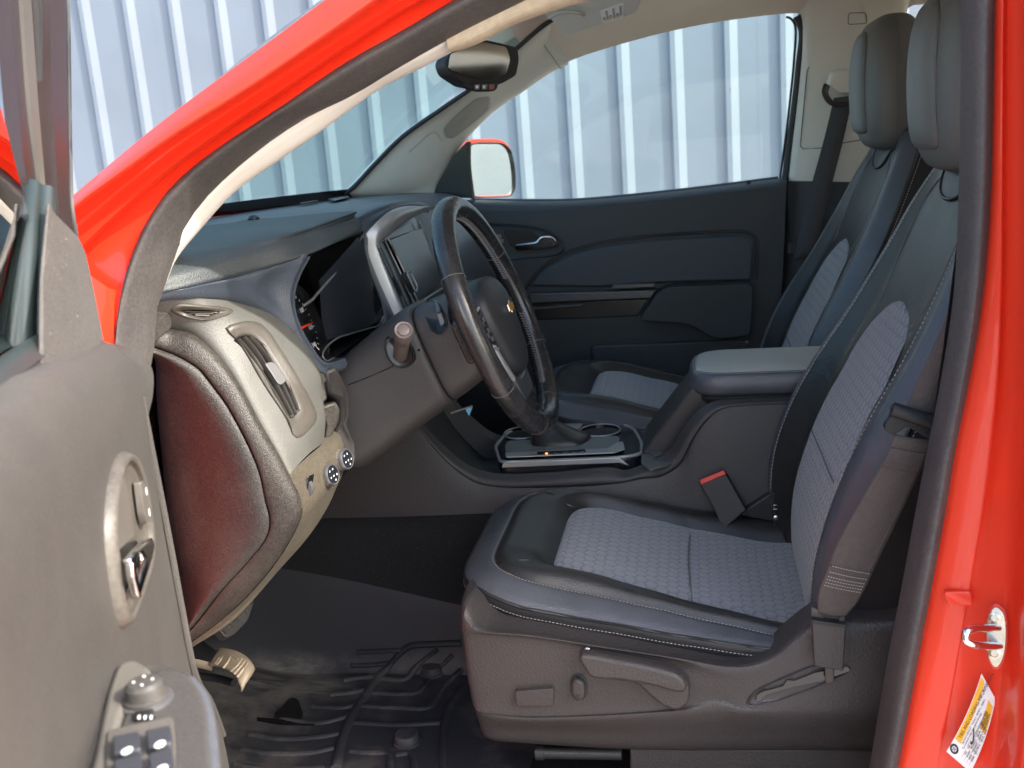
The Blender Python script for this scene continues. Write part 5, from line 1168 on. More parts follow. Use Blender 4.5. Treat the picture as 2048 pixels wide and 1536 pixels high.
plate('vent_throat', [p+nr*.0006 for p in I2], -nr*.0005, M_gloss, da)
for a, b in (((380, 628), (428, 629)), ((392, 632), (420, 633)), ((372, 624), (436, 626))):
    tube('vent_slat', [p-nr*.004 for p in onto(CB, [a, b], .0)], .0014, M_slat, da, 6)
v2o = [(452, 656), (470, 647), (497, 642), (519, 646), (535, 659), (560, 695), (584, 733), (606, 771), (623, 801), (634, 829), (632, 842), (606, 871), (595, 875), (587, 870), (577, 845), (528, 768), (475, 681), (459, 667)]
v2i = [(475, 676), (491, 669), (508, 671), (527, 687), (546, 717), (574, 762), (600, 812), (599, 822), (582, 836), (562, 806), (520, 740), (484, 688)]
I3, nr, c_ = dishring('air_vent', v2o, v2i, .020, M_vent, da)
plate('vent_throat', [p+nr*.0006 for p in I3], -nr*.0005, M_slat, da)
# slats run down the vent
sl_a = [(480, 676), (492, 672), (503, 671), (513, 675)]; sl_b = [(580, 834), (588, 829), (594, 825), (600, 820)]
mids = [(528, 745), (540, 738), (551, 731), (562, 726)]
for a, m_, b in zip(sl_a, mids, sl_b):
    pth = cr([p-nr*.006 for p in onto(CB, [a, ((a[0]*.55+m_[0]*.45)+2, (a[1]*.55+m_[1]*.45)-2), m_, ((b[0]+m_[0])/2+1, (b[1]+m_[1])/2), b], 0)], 30)
    tube('vent_slat', pth, .0060, M_inlay, da, 8, ry=.0011, up=nr)
tb = [p-nr*.004 for p in onto(CB, [(528, 728), (541, 724), (552, 729), (566, 752), (571, 763), (560, 771), (553, 766), (540, 745)], 0)]
plate('vent_tab', rnd(tb, .003, 3), nr*.006, M_satin, da, .0025)
for px, py in ((586, 832), (597, 822)): tube('vent_pivot', [p-nr*.003 for p in onto(CB, [(px-3, py+1), (px+3, py-3)], 0)], .0022, M_slat, da, 6)
# taupe band and end cap
bo_ = D((298, 640, -.385), (336, 657, -.354), (379, 666, -.350), (409, 686, -.348), (442, 719, -.347), (478, 768, -.347), (519, 844, -.347), (557, 910, -.346), (579, 953, -.345), (597, 990, -.344), (604, 1019, -.343), (598, 1045, -.342), (560, 1112, -.340), (500, 1186, -.336), (440, 1242, -.332), (376, 1288, -.33))
bs_ = D((290, 686, -.385), (320, 697, -.374), (350, 708, -.371), (375, 721, -.370), (401, 739, -.368), (427, 772, -.367), (453, 807, -.366), (472, 840, -.366), (491, 876, -.366), (519, 942, -.365), (532, 1000, -.364), (541, 1042, -.363), (533, 1076, -.362), (496, 1124, -.360), (444, 1182, -.358), (393, 1247, -.352), (374, 1268, -.350))
boc, bsc = cr(bo_, 90), cr(bs_, 90)
sheet('dash_band', [[p+V((-.004, .012, 0)) for p in boc], boc, [(a*.7+b*.3)+V((.003, -.006, .003)) for a, b in zip(boc, bsc)], [(a*.25+b*.75)+V((.002, -.005, .002)) for a, b in zip(boc, bsc)], bsc, [p+V((-.002, .01, -.002)) for p in bsc]], M_band, da, 110, 4)
cs = [p+V((-.003, -.001, -.001)) for p in bsc]
lf = D((297, 698, -.375), (313, 729, -.352), (316, 786, -.345), (321, 848, -.340), (327, 900, -.337), (335, 979, -.334), (343, 1050, -.332), (354, 1120, -.331), (364, 1200, -.332), (375, 1268, -.340))
lfc = cr(lf, 90)
c1 = [a.lerp(b, .07)+V((-.002, -.007, 0)) for a, b in zip(cs, lfc)]; c2 = [a.lerp(b, .22)+V((-.002, -.010, 0)) for a, b in zip(cs, lfc)]
c3 = [a.lerp(b, .6)+V((0, -.008, 0)) for a, b in zip(cs, lfc)]
sheet('dash_end_cap', [[p+V((0, .006, 0)) for p in cs], cs, c1, c2, c3, lfc, [p+V((-.03, .05, 0)) for p in lfc]], M_cap, da, 110, 5)
sheet('gap_shade', [D((262, 690, -.335), (275, 800, -.325), (290, 950, -.315), (320, 1150, -.31), (358, 1290, -.31)), D((330, 690, -.28), (345, 800, -.27), (355, 950, -.26), (368, 1150, -.26), (376, 1280, -.27))], M_gloss, da, 20, 2)  # black sheet standing in for the shade in the door gap
plate('dash_lug', rnd(D((299, 626, -.385), (318, 622, -.385), (338, 627, -.37), (344, 640, -.366), (342, 658, -.362), (312, 680, -.385), (299, 690, -.39)), .006, 3), (-.012, .03, 0), M_band, da, .006)
# dusty lower panel with knobs
dl = D((577, 946, -.344), (590, 975, -.344), (601, 1003, -.343), (605, 1022, -.342), (599, 1045, -.341), (562, 1112, -.339), (502, 1186, -.335), (440, 1243, -.331), (377, 1289, -.329))
dr = D((646, 880, -.226), (682, 880, -.195), (690, 930, -.195), (677, 963, -.205), (658, 1006, -.220), (621, 1063, -.245), (565, 1126, -.270), (470, 1232, -.31), (379, 1292, -.327))
dlc, drc = cr(dl, 60), cr(dr, 60)
dp = sheet('lower_dash', [dlc, [(a*.5+b*.5)+V((.003, -.003, 0)) for a, b in zip(dlc, drc)], drc, [p+V((-.05, .08, .01)) for p in drc]], M_dusty, da, 80, 5)
DB = bvh(dp)
AX = V((.96, -.20, .18)).normalized()
def knob3(px, py, y):
    f = at(px, py, 'y', y); r_ = .0158; L_ = .026
    n = AX.orthogonal().normalized(); b = AX.cross(n); rows = []
    for h, k in ((-L_, .98), (-.004, 1.0), (0, .96)):
        rows.append([f+AX*h+(n*math.cos(a)+b*math.sin(a))*r_*k*(1-(.045 if (i % 6 == 0) else 0)) for i, a in enumerate([2*math.pi*i/72 for i in range(72)])])
    sheet('dial_knob', rows, M_satin_k, da, 72, 2, closed=True, straight=True, hard=True, caps=True)
    lathe('knob_rim', f-AX*.003, AX, [(0, r_*1.02), (.003, r_*1.02), (.0055, r_*.92), (.0048, r_*.80)], M_satin, da, 32)
    lathe('knob_face', f+AX*.0005, AX, [(0, r_*.84), (.0016, r_*.84)], M_screen, da, 32)
    for u, v_ in ((0, .6), (-.45, .2), (.4, .25), (-.1, -.1), (.25, -.5), (-.3, -.5)):
        c0 = f+AX*.0024+n*r_*u+b*r_*v_; plate('knob_mark', [c0+n*.0018, c0+b*.0012, c0-n*.0018, c0-b*.0012], AX*.0002, M_white, da)
knob3(664, 949, -.262); knob3(693, 918, -.222)
tw = onto(DB, [(619, 974)], 0)[0]
plate('wheel_slot', [tw+V((.004, -.006, .018)), tw+V((.006, .004, .017)), tw+V((-.004, .004, -.018)), tw+V((-.008, -.006, -.017))], (.002, -.001, .001), M_gloss, da)
lathe('thumb_wheel', tw+V((-.008, -.004, 0)), (.2, 1, 0), [(0, .013), (.001, .0145), (.006, .0145), (.007, .013)], M_satin, da, 30)
# taupe blocks beside the column
plate('dash_block', D((616, 768, -.205), (640, 744, -.195), (647, 743, -.190), (657, 760, -.185), (650, 766, -.190), (655, 798, -.190), (638, 813, -.205)), (-.03, .05, -.01), M_band, da, .003)
plate('dash_block', D((640, 814, -.21), (672, 803, -.190), (680, 820, -.188), (678, 842, -.190), (666, 868, -.198), (648, 889, -.215), (652, 850, -.213)), (-.03, .06, -.01), M_band, da, .004)
plate('column_surround', D((648, 742, -.18), (674, 732, -.165), (690, 765, -.155), (702, 795, -.150), (702, 830, -.150), (695, 848, -.152), (712, 884, -.148), (713, 925, -.150), (690, 925, -.165), (660, 900, -.175), (668, 868, -.18), (680, 840, -.18), (680, 800, -.18), (656, 790, -.18)), (-.06, .06, -.01), M_brown, da, .006)
# under-dash: dark knee panel and heater box so the footwell closes
sheet('under_dash', [[V((-.70, -.20, .52)), V((-.70, .22, .54)), V((-.70, .50, .54)), V((-.72, 1.08, .5))], [V((-.80, -.28, .36)), V((-.80, .22, .40)), V((-.80, .5, .4)), V((-.84, 1.08, .36))], [V((-1.2, -.30, .40)), V((-1.2, .22, .44)), V((-1.2, .5, .44)), V((-1.2, 1.08, .4))]], M_gloss2, da, 20, 3)
sheet('under_dash', [[V((-.88, -.28, .862)), V((-.88, 1.08, .862))], [V((-.88, -.24, .42)), V((-.88, 1.08, .42))]], M_gloss2, da, 6, 2)
sheet('under_dash', [[V((-.73, -.20, .70)), V((-.73, .22, .70))], [V((-.72, -.20, .52)), V((-.72, .22, .54))]], M_gloss2, da, 6, 2)
# ------------------------------------------------------------------ centre stack
sl3 = D((738, 452, .214), (752, 478, .212), (764, 500, .212), (788, 552, .212), (812, 606, .212), (836, 660, .212), (858, 720, .212), (868, 780, .212))
sr3 = [V((p.x, .512, p.z)) for p in sl3]
fc = sheet('stack_face', [[p+V((-.006, -.004, 0)) for p in sl3], sl3, [V((p.x+.004, .36, p.z)) for p in sl3], sr3], M_gloss2, da, 30, 4)
so_ = D((790, 655, .195), (781, 639, .195), (757, 575, .195), (739, 520, .195), (734, 492, .196), (738, 470, .198), (748, 450, .206), (764, 433, .222), (786, 420, .26), (815, 412, .33), (845, 413, .42), (862, 416, .50))
si_ = D((824, 650, .216), (813, 624, .216), (788, 562, .216), (768, 515, .216), (760, 495, .217), (764, 482, .222), (782, 468, .245), (803, 451, .285), (830, 433, .35), (848, 424, .42), (860, 420, .48), (866, 419, .51))
soc, sic = cr(so_, 60), cr(si_, 60)
sheet('stack_bezel', [[p+V((-.012, -.004, -.002)) for p in soc], soc, [(a*.5+b*.5)+V((.008, -.004, .004)) for a, b in zip(soc, sic)], sic, [p+V((-.02, .003, -.004)) for p in sic]], M_silver, da, 80, 4)
def stk(u, v_, k=.004):      # u across 0..1 near->far, v down 0..1
    L_ = cr(sl3, 41); p = L_[int(v_*40)]; return V((p.x+k, .212+.30*u, p.z))
plate('display_screen', [stk(.14, .10, .010), stk(.93, .10, .010), stk(.93, .48, .010), stk(.14, .48, .010)], (-.004, 0, 0), M_screen, da, .002)
for a, b in (((.13, .06), (.13, .52)), ((.94, .06), (.94, .52)), ((.13, .52), (.94, .52)), ((.05, .08), (.05, .8))):
    tube('screen_trim', [stk(*a, .010), stk((a[0]+b[0])/2, (a[1]+b[1])/2, .010), stk(*b, .010)], .0022, M_satin, da, 6)
tb = [stk(.01, .30, .012), stk(.09, .30, .012), stk(.10, .42, .012), stk(.02, .43, .012)]
plate('stack_knob', rnd(tb, .006, 4), (.012, 0, .002), M_gloss2, da, .003)
tube('knob_trim', rnd([p+V((.0125, 0, .002)) for p in tb], .006, 4), .0012, M_silver, da, 6, True, straight=True, n=40)
for v_ in (.58, .66, .74, .82): plate('stack_button', [stk(.03, v_, .008), stk(.12, v_, .008), stk(.12, v_+.05, .008), stk(.03, v_+.05, .008)], (.004, 0, 0), M_gloss2, da, .0015)

# ------------------------------------------------------------------ steering column
col = empty('steering_column', (-.55, 0, .66), T)
CA = V((-.9607, 0, -.2777))
# profile sections along the column: (distance ahead of the wheel, half width, top, bottom) in the wheel's own axes
WC = V((-.4215, -.004, .717)); WU = V((0, 1, 0)); WV = V((-.3434, 0, .9392)); WN_ = V((.9392, 0, .3434))
def WL(u, v_, k): return WC+WU*u+WV*v_+WN_*k
def csec(k, hw_, top_, bot_, n=48, e=.45, cx=0):
    c_ = (top_+bot_)/2; h_ = (top_-bot_)/2; out = []
    for i in range(n):
        a = 2*math.pi*i/n; ca, sa = math.cos(a), math.sin(a)
        out.append(WL(cx+hw_*math.copysign(abs(ca)**e, ca), c_+h_*math.copysign(abs(sa)**e, sa), k))
    return out
sheet('column_shroud', [csec(-.03, .055, .045, -.05), csec(-.035, .066, .056, -.068), csec(-.06, .072, .064, -.082), csec(-.105, .076, .066, -.094), csec(-.112, .072, .062, -.090)], M_brown, col, 48, 4, closed=True, straight=True, caps=True)
cs2 = sheet('column_shroud', [csec(-.113, .066, .060, -.086), csec(-.116, .078, .070, -.098), csec(-.14, .082, .070, -.104), csec(-.20, .088, .056, -.118), csec(-.26, .096, .040, -.134), csec(-.30, .10, .036, -.140), csec(-.31, .09, .03, -.13)], M_brown, col, 48, 4, closed=True, straight=True, caps=True)
C2 = bvh(cs2)
tube('shroud_seam', onto(C2, [(696, 770), (740, 753), (790, 730), (825, 708)], .0002), .0009, M_gloss, col, 6)
# stalk with its boot
sb_ = onto(C2, [(800, 712)], 0)[0]
se = at(807, 662, 'y', sb_.y-.085)
SD = (se-sb_).normalized()
ring = onto(C2, [(768, 690), (776, 672), (800, 676), (824, 690), (832, 716), (820, 732), (795, 736), (776, 718)], .001)
rcn = cr(ring, 40, True); rc0 = sum(rcn, Vector())/40
sheet('stalk_boot', [rcn, [p.lerp(rc0, .10)+V((0, -.005, 0)) for p in rcn], [p.lerp(rc0, .25)+V((0, -.0035, 0)) for p in rcn], [p.lerp(rc0, .999)+V((0, -.002, 0)) for p in rcn]], M_gloss2, col, 40, 3, closed=True)
Ls = (se-sb_).length
stk_ = lathe('turn_stalk', sb_+SD*.004, SD, [(0, .0110), (Ls*.5, .0118), (Ls*.70, .0125), (Ls*.72, .0135), (Ls*.80, .0135), (Ls*.81, .0142), (Ls*.96, .0142), (Ls*1.0, .0132), (Ls*.995, .0105), (Ls*.975, .0100), (Ls*.975, .0085), (Ls*.995, .0080), (Ls*1.0, .006)], M_stalk, col, 32, 30)
stk_['label'] = 'round ended stalk pointing out of the column'
lathe('trim_hole', onto(C2, [(838, 700)], .0)[0], (0, -1, 0), [(0, .002), (.0008, .002)], M_gloss, col, 10)
# switch pod on the back of the wheel
pod = bvh(bpy.data.objects['column_shroud'])
pp = onto(pod, [(851, 604), (868, 590), (888, 622), (896, 650), (884, 668), (866, 662), (856, 640)], .002)
plate('switch_pod', cr(pp, 30, True), (0, -.006, 0), M_gloss2, col, .002)
for a in ([(867, 602), (876, 602), (882, 622), (874, 625)], [(874, 627), (883, 624), (890, 646), (882, 652)]):
    plate('pod_switch', onto(pod, a, .009), (0, -.004, 0), M_satin_dark, col, .001)
plate('column_tag', Y(-.02, (945, 814), (930, 816), (938, 832)), (0, .002, 0), M_bluetag, col)
tube('ignition_wire', Y(-.02, (902, 826), (925, 818), (945, 812)), .002, M_satin, col, 6)

# ------------------------------------------------------------------ steering wheel
sw = empty('steering_wheel', WC, T)
RR, rr = .1845, .0182
def rimpt(a, R_=RR, k=0): return WL(R_*math.sin(a), R_*math.cos(a), k)
path = [rimpt(2*math.pi*i/72) for i in range(72)]
rim_ = tube('wheel_rim', path, lambda t: rr*(1+.06*math.cos(4*math.pi*t)), M_wheel, sw, 20, True, ry=.0178, up=lambda i: WN_, n=144)
RB = bvh(rim_)
# rim joints and lacing on the inner edge
for a in (R(14), R(-14), R(62), R(-62), R(118), R(-118), R(158), R(-158)):
    t_ = (rimpt(a+.01)-rimpt(a-.01)).normalized(); ou = (rimpt(a)-WC).normalized()
    tube('rim_joint', [rimpt(a)+ou*math.cos(b)*(.0176)+WN_*math.sin(b)*(.0184) for b in [2*math.pi*i/20 for i in range(20)]], .0006, M_tdark, sw, 6, True, n=40)
def lace(a0, a1, step=.0052):
    vs = []; fs = []; n = int((a1-a0)*RR/step)
    for i in range(n):
        a = a0+(a1-a0)*i/n; ou = (rimpt(a)-WC).normalized(); tg = WN_.cross(ou); base = WC+ou*(RR-.0178)
        for sg in (-1, 1):
            p0 = base+WN_*.0002*sg; p1 = base+WN_*.0052*sg+tg*.0040+ou*.0010; k = len(vs); d_ = (p1-p0).normalized(); q1 = d_.cross(ou).normalized()
            for p in (p0, p0.lerp(p1, .5)-ou*.0010, p1):
                for e in range(5): vs.append(p+(q1*math.cos(e*1.2566)+ou*math.sin(e*1.2566))*.0013)
            for j in range(2):
                for e in range(5): fs.append((k+j*5+e, k+j*5+(e+1) % 5, k+j*5+5+(e+1) % 5, k+j*5+5+e))
    return mesh('rim_lacing', vs, fs, M_lace, sw, 80)
lace(R(8), R(78)); lace(R(100), R(150)); lace(R(-78), R(-8)); lace(R(-150), R(-100))
# hub pad
def hubring(f, k, dv=0):
    k -= .026
    P = [(-.040, .062), (.040, .062), (.078, .040), (.084, .010), (.070, -.040), (.046, -.086), (.0, -.100), (-.046, -.086), (-.070, -.040), (-.084, .010), (-.078, .040)]
    return cr([WL(u*f, v_*f+dv, k) for u, v_ in P], 66, True)
sheet('hub_pad', [hubring(1.0, .000), hubring(1.0, .018), hubring(.97, .028), hubring(.88, .036), hubring(.6, .043), hubring(.3, .046), hubring(.001, .047)], M_black, sw, 66, 4, closed=True)
sheet('hub_back', [hubring(1.0, .004), hubring(1.06, .0), hubring(1.05, -.02), hubring(.8, -.035), hubring(.5, -.04)], M_gloss2, sw, 66, 3, closed=True)
# spokes
DK = .020
def spoke(nm, pts, k0, k1, m, bv=.006):
    return plate(nm, [WL(u, v_, k0-DK) for u, v_ in pts], WN_*(k1-k0), m, sw, bv, 4)
for sg in (-1, 1):
    spoke('spoke', [(sg*.070, .034), (sg*.125, .022), (sg*.172, .032), (sg*.172, -.036), (sg*.125, -.026), (sg*.066, -.05)], -.012, .010, M_wheel, .007)
    spoke('switch_cluster', [(sg*.082, .026), (sg*.128, .018), (sg*.136, -.004), (sg*.124, -.024), (sg*.078, -.034)], .008, .019, M_gloss2, .004)
    tube('spoke_trim', [WL(sg*.086, .030, -.003), WL(sg*.128, .021, -.005), WL(sg*.138, -.004, -.006), WL(sg*.126, -.027, -.006), WL(sg*.078, -.040, -.004)], .0024, M_silver, sw, 8)
    for u, v_ in ((.10, .012), (.118, .006), (.10, -.006), (.116, -.012), (.100, -.020)):
        c0 = WL(sg*u, v_, -.001); plate('wheel_button', [c0+WU*.006+WV*.004, c0-WU*.006+WV*.004, c0-WU*.006-WV*.004, c0+WU*.006-WV*.004], WN_*.003, M_satin_dark, sw, .001)
    spoke('silver_trim', [(sg*.080, -.030), (sg*.092, -.030), (sg*.076, -.072), (sg*.056, -.100), (sg*.050, -.094), (sg*.068, -.060)], .004, .016, M_silver, .002)
spoke('lower_spoke', [(-.052, -.085), (.052, -.085), (.044, -.125), (.052, -.178), (-.052, -.178), (-.044, -.125)], -.012, .010, M_wheel, .008)
spoke('spoke_cover', [(-.056, -.090), (-.02, -.103), (.02, -.103), (.056, -.090), (.046, -.128), (.036, -.138), (-.036, -.138), (-.046, -.128)], .006, .015, M_satin_dark, .004)
# emblem: two-tone cross shape
ec = WL(0, .006, .0215)
bow = [(-.021, -.006), (-.0075, -.006), (-.009, -.0095), (.006, -.0095), (.0075, -.006), (.021, -.006), (.0225, .006), (.009, .006), (.0105, .0095), (-.0045, .0095), (-.006, .006), (-.0195, .006)]
plate('emblem', [ec+WU*u+WV*v_ for u, v_ in bow], WN_*.003, M_chrome, sw, .0008)
bi_ = [(u*.86, v_*.80) for u, v_ in bow]
plate('emblem_face', [ec+WU*u+WV*v_+WN_*.0028 for u, v_ in bi_], WN_*.0008, M_gold, sw)

# ------------------------------------------------------------------ the open driver door
DF = V((-.643, -.693, 0)); DT = R(67.97)
DD = V((math.cos(DT), -math.sin(DT), 0)); DN = V((math.sin(DT), math.cos(DT), 0)); DZ = V((0, 0, 1))
def dp_(o, *pts): return PL(DN, DN.dot(DF)+o, *pts)
def dl_(s_, z, o=0): return DF+DD*s_+DN*o+DZ*z
def dd(*pts): return [dp_(p[2], p)[0] for p in pts]
do = empty('door', DF+V((0, 0, .3)), T); do['label'] = 'open driver door with taupe inner panel in the foreground'
# inner panel: front edge traced, swept back along the door
fe_ = dd((205, 683, -.022), (250, 686, -.014), (285, 694, -.006), (293, 706, .0), (291, 730, .0), (284, 752, .004), (290, 800, .004), (300, 860, .003), (311, 930, .002), (327, 1030, .0), (342, 1110, .0), (359, 1200, .0), (371, 1285, .0), (386, 1335, .0), (415, 1388, .0), (436, 1431, .0), (458, 1536, .0), (470, 1640, .0))
FE = cr(fe_, 60)
def sz(p): return ((p-DF).dot(DD), p.z)
rows_ = []
zt = [(.0, .0), (.05, .0), (.12, .0), (.22, 0), (.34, 0), (.50, 0), (.75, 0), (1.0, 0)]
s_top = (fe_[0]-DF).dot(DD)
prof_z = [.852, .846, .832, .815, .79, .76, .72, .68, .62, .56, .50, .42, .34, .2, .0, -.12]
prof_o = [-.034, -.016, -.004, .002, .005, .004, .002, .001, .0, .0, .0, .0, .002, .004, .002, -.01]
def fs_(z):               # front edge s at height z
    L_ = sorted([sz(p) for p in FE[8:]], key=lambda q: -q[1])
    for (a, za), (b, zb) in zip(L_, L_[1:]):
        if zb <= z <= za: return a+(b-a)*(za-z)/max(za-zb, 1e-6)
    return L_[0][0] if z > L_[0][1] else L_[-1][0]
cols = []
for k, z in enumerate(prof_z):
    s0v = fs_(z); o_ = prof_o[k]
    def zz_(s_, z_):
        zt_ = interp([(-.03, .813), (.0, .827), (.05, .839), (.104, .847), (.2, .853), (.297, .856), (.4, .856)], s_)
        return z_-(.853-zt_)*max(0, min(1, (z_-.62)/.22))
    dl0 = dl_
    def dlz(s_, z_, o=0): return dl0(s_, zz_(s_, z_), o)
    cols.append([dlz(s0v-.004, z, o_-.05), dlz(s0v, z, o_-.008), dlz(s0v+.004, z, o_-.001), dlz(s0v+.012, z, o_+.001), dlz(s0v+.05, z, o_), dlz(s0v+.12, z, o_), dlz(.30, z, o_), dlz(.45, z, o_), dlz(.65, z, o_), dlz(.95, z, o_)])
pn = sheet('door_panel', cols, M_char, do, 70, 4, straight=True)
DPB = bvh(pn)
def odp(pts, lift=0):
    return [hit(DPB, p[0], p[1], 0)+DN*lift for p in pts]
# wrapped edge strip down the front of the panel
e1 = [dl_(fs_(z)+.013, z, .002) for z in (.775, .72, .66, .60, .54, .46, .38, .30)]
tube('edge_bead', e1, .0045, M_char, do, 8, ry=.0028, up=DN, n=40)
tube('edge_groove', [p+DD*.006+DN*.0002 for p in e1], .0011, M_slat, do, 6, n=40)
tube('edge_welt', [dl_(fs_(z)-.001, z, -.010) for z in (.74, .70, .66, .58, .5, .42, .34, .24, .1)], .007, M_seal, do, 8, n=40)
# belt line rail and window run
zb_ = .852
sheet('belt_rail', [[dl_(s_, z, -.03) for s_, z in ((.06, .846), (.2, .852), (.34, .853), (.6, .853), (.95, .853))], [dl_(s_, z, -.045) for s_, z in ((.06, .856), (.2, .862), (.34, .862), (.6, .862), (.95, .862))], [dl_(s_, z, -.06) for s_, z in ((.06, .850), (.2, .856), (.34, .856), (.6, .856), (.95, .856))]], M_belt, do, 30, 4)
# sail trim triangle
sp = dd((99, 406, -.040), (112, 428, -.038), (135, 452, -.034), (157, 474, -.032), (172, 506, -.030), (190, 590, -.026), (208, 681, -.020), (168, 716, -.018), (127, 739, -.020), (84, 742, -.030), (86, 558, -.040), (94, 470, -.042))
plate('sail_trim', sp, -DN*.003, M_sail, do, .0012, 3, .0)
# window frame: bands seen nearly edge on
def band(nm, L_, R_, m, th=.004):
    return sheet(nm, [[p-DN*.012 for p in L_], L_, R_, [p-DN*.012 for p in R_]], m, do, 30, 3, hard=True)
ft = lambda o, *pts: dp_(o, *pts)
band('window_frame', ft(-.046, (92, -60), (98, 0), (104, 200), (112, 330), (118, 440)), ft(-.040, (126, -60), (131, 0), (136, 305), (139, 400), (150, 478)), M_maroon)
tube('frame_edge', ft(-.044, (129, -60), (134, 0), (139, 305), (143, 420), (152, 474)), .003, M_rubber, do, 6)
band('window_frame', ft(-.054, (70, -60), (76, 0), (88, 220), (98, 360), (104, 440)), ft(-.050, (92, -60), (98, 0), (104, 200), (112, 330), (118, 440)), M_rubber)
band('window_frame', ft(-.056, (40, -60), (45, 0), (62, 220), (80, 360), (90, 440)), ft(-.053, (56, -60), (62, 0), (78, 220), (90, 360), (97, 440)), M_fgrey)
band('window_frame', ft(-.060, (12, -60), (18, 0), (38, 228), (53, 360), (70, 420)), ft(-.058, (70, -60), (76, 0), (88, 220), (98, 360), (104, 440)), M_maroon)
# window run channels beside the sail
tube('window_run', ft(-.05, (88, 380), (86, 470), (80, 600), (76, 745), (66, 800)), .0075, M_belt, do, 8, ry=.010)
tube('window_run', ft(-.06, (62, 372), (52, 470), (46, 600), (42, 760), (40, 850)), .0085, M_belt, do, 8, ry=.010)
tube('window_run', ft(-.055, (74, 376), (68, 470), (62, 600), (58, 760), (54, 830)), .003, M_rubber, do, 6)
# glass and outer skin
sheet('window_glass', [[dl_(-.02, .80, -.066), dl_(.4, .80, -.066), dl_(.95, .80, -.066)], [dl_(.12, 1.0, -.050), dl_(.5, 1.0, -.050), dl_(.97, 1.0, -.050)], [dl_(.3, 1.22, -.02), dl_(.6, 1.22, -.02), dl_(.98, 1.22, -.02)]], M_doorglass, do, 12, 4)
sheet('door_skin', [[dl_(-.16, .86, -.10), dl_(.4, .87, -.09), dl_(1.0, .87, -.09)], [dl_(-.18, .70, -.155), dl_(.4, .70, -.155), dl_(1.0, .70, -.155)], [dl_(-.18, .45, -.165), dl_(.4, .45, -.165), dl_(1.0, .45, -.165)], [dl_(-.18, .1, -.15), dl_(.4, .1, -.15), dl_(1.0, .1, -.15)], [dl_(-.17, -.2, -.12), dl_(.4, -.2, -.12), dl_(1.0, -.2, -.12)], [dl_(-.10, -.2, -.03), dl_(.4, -.2, -.03), dl_(1.0, -.2, -.03)]], M_red, do, 20, 4)
sheet('door_edge', [[dl_(-.16, .86, -.10), dl_(-.18, .70, -.155), dl_(-.18, .45, -.165), dl_(-.18, .1, -.15), dl_(-.17, -.2, -.12)], [dl_(-.09, .84, -.06), dl_(-.13, .70, -.07), dl_(-.14, .45, -.07), dl_(-.15, .1, -.07), dl_(-.12, -.2, -.06)]], M_red, do, 20, 3)
# handle bezel with recess, lock rocker and lever
bz_ = [(244, 903), (258, 912), (270, 938), (280, 975), (289, 1030), (295, 1085), (287, 1145), (272, 1190), (258, 1228), (243, 1257), (231, 1236), (222, 1190), (214, 1136), (208, 1059), (210, 1010), (216, 965), (228, 922)]
bo = cr(odp(bz_, .001), 80, True); bc2 = sum(bo, Vector())/80
sheet('handle_bezel', [[p-DN*.004 for p in bo], bo, [p.lerp(bc2, .06)+DN*.007 for p in bo], [p.lerp(bc2, .13)+DN*.006 for p in bo], [p.lerp(bc2, .22)+DN*.001 for p in bo], [p.lerp(bc2, .999)+DN*.001 for p in bo]], M_bez, do, 80, 3, closed=True, straight=True)
plate('handle_cup', rnd(odp([(236, 956), (240, 962), (250, 1015), (258, 1076), (238, 1092), (222, 1106), (214, 1080), (210, 1050), (216, 1010)], .003), .004, 3), DN*.0015, M_bez2, do, .001)
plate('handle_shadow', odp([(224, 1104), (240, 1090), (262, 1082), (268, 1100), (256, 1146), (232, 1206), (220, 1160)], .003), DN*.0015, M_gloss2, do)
lk = rnd(odp([(256, 966), (263, 965), (270, 985), (278, 1040), (270, 1052), (264, 1030)], .004), .003, 3)
plate('lock_rocker', lk, DN*.006, M_bez2, do, .002)
for p in odp([(267, 986), (273, 1028)], .0105):
    plate('rocker_mark', [p+DD*.002+DZ*.003, p-DD*.002+DZ*.003, p-DD*.002-DZ*.003, p+DD*.002-DZ*.003], DN*.0003, M_white, do)
hl_ = [(263, 1080), (269, 1098), (262, 1126), (246, 1168), (233, 1206), (226, 1190), (238, 1150), (246, 1122), (240, 1112), (226, 1128), (216, 1136), (214, 1124), (228, 1106), (246, 1090)]
plate('handle', odp(hl_, .010), DN*.007, M_chrome, do, .0025)
plate('handle', odp([(214, 1130), (219, 1132), (228, 1170), (234, 1206), (228, 1200), (218, 1165)], .012), DN*.006, M_chrome, do, .002)
# armrest with switches
ZA = .637
def za(*pts): return Z(ZA, *pts)
cr1 = cr(za((150, 1640), (185, 1536), (205, 1440), (222, 1370), (240, 1334), (262, 1324), (285, 1332), (304, 1350), (290, 1375), (262, 1400), (240, 1450), (222, 1540), (205, 1640)), 50, True)
arm_top = za((200, 1660), (222, 1540), (240, 1450), (262, 1400), (290, 1362), (315, 1342), (345, 1338), (378, 1352), (402, 1385), (414, 1424), (420, 1480), (424, 1540), (428, 1640))
ap = cr(arm_top, 60)
plate('armrest', ap, (0, 0, -.09), M_char, do, .008, 4)
plate('armrest_inlay', [p+V((0, 0, -.006)) for p in cr1], (0, 0, .009), M_inlay, do, .004)
tube('armrest_piping', [p+V((0, 0, -.006)) for p in cr(za((378, 1350), (402, 1383), (413, 1424), (419, 1480), (423, 1540), (427, 1640)), 30)], .005, M_ledge, do, 8)
sheet('armrest_bracket', [za((200, 1700), (222, 1400), (300, 1330), (378, 1345)), [p+DN*-.09+V((0, 0, -.03)) for p in za((200, 1700), (222, 1400), (300, 1330), (378, 1345))]], M_char, do, 20, 3)
mk = at(293, 1402, 'z', ZA)
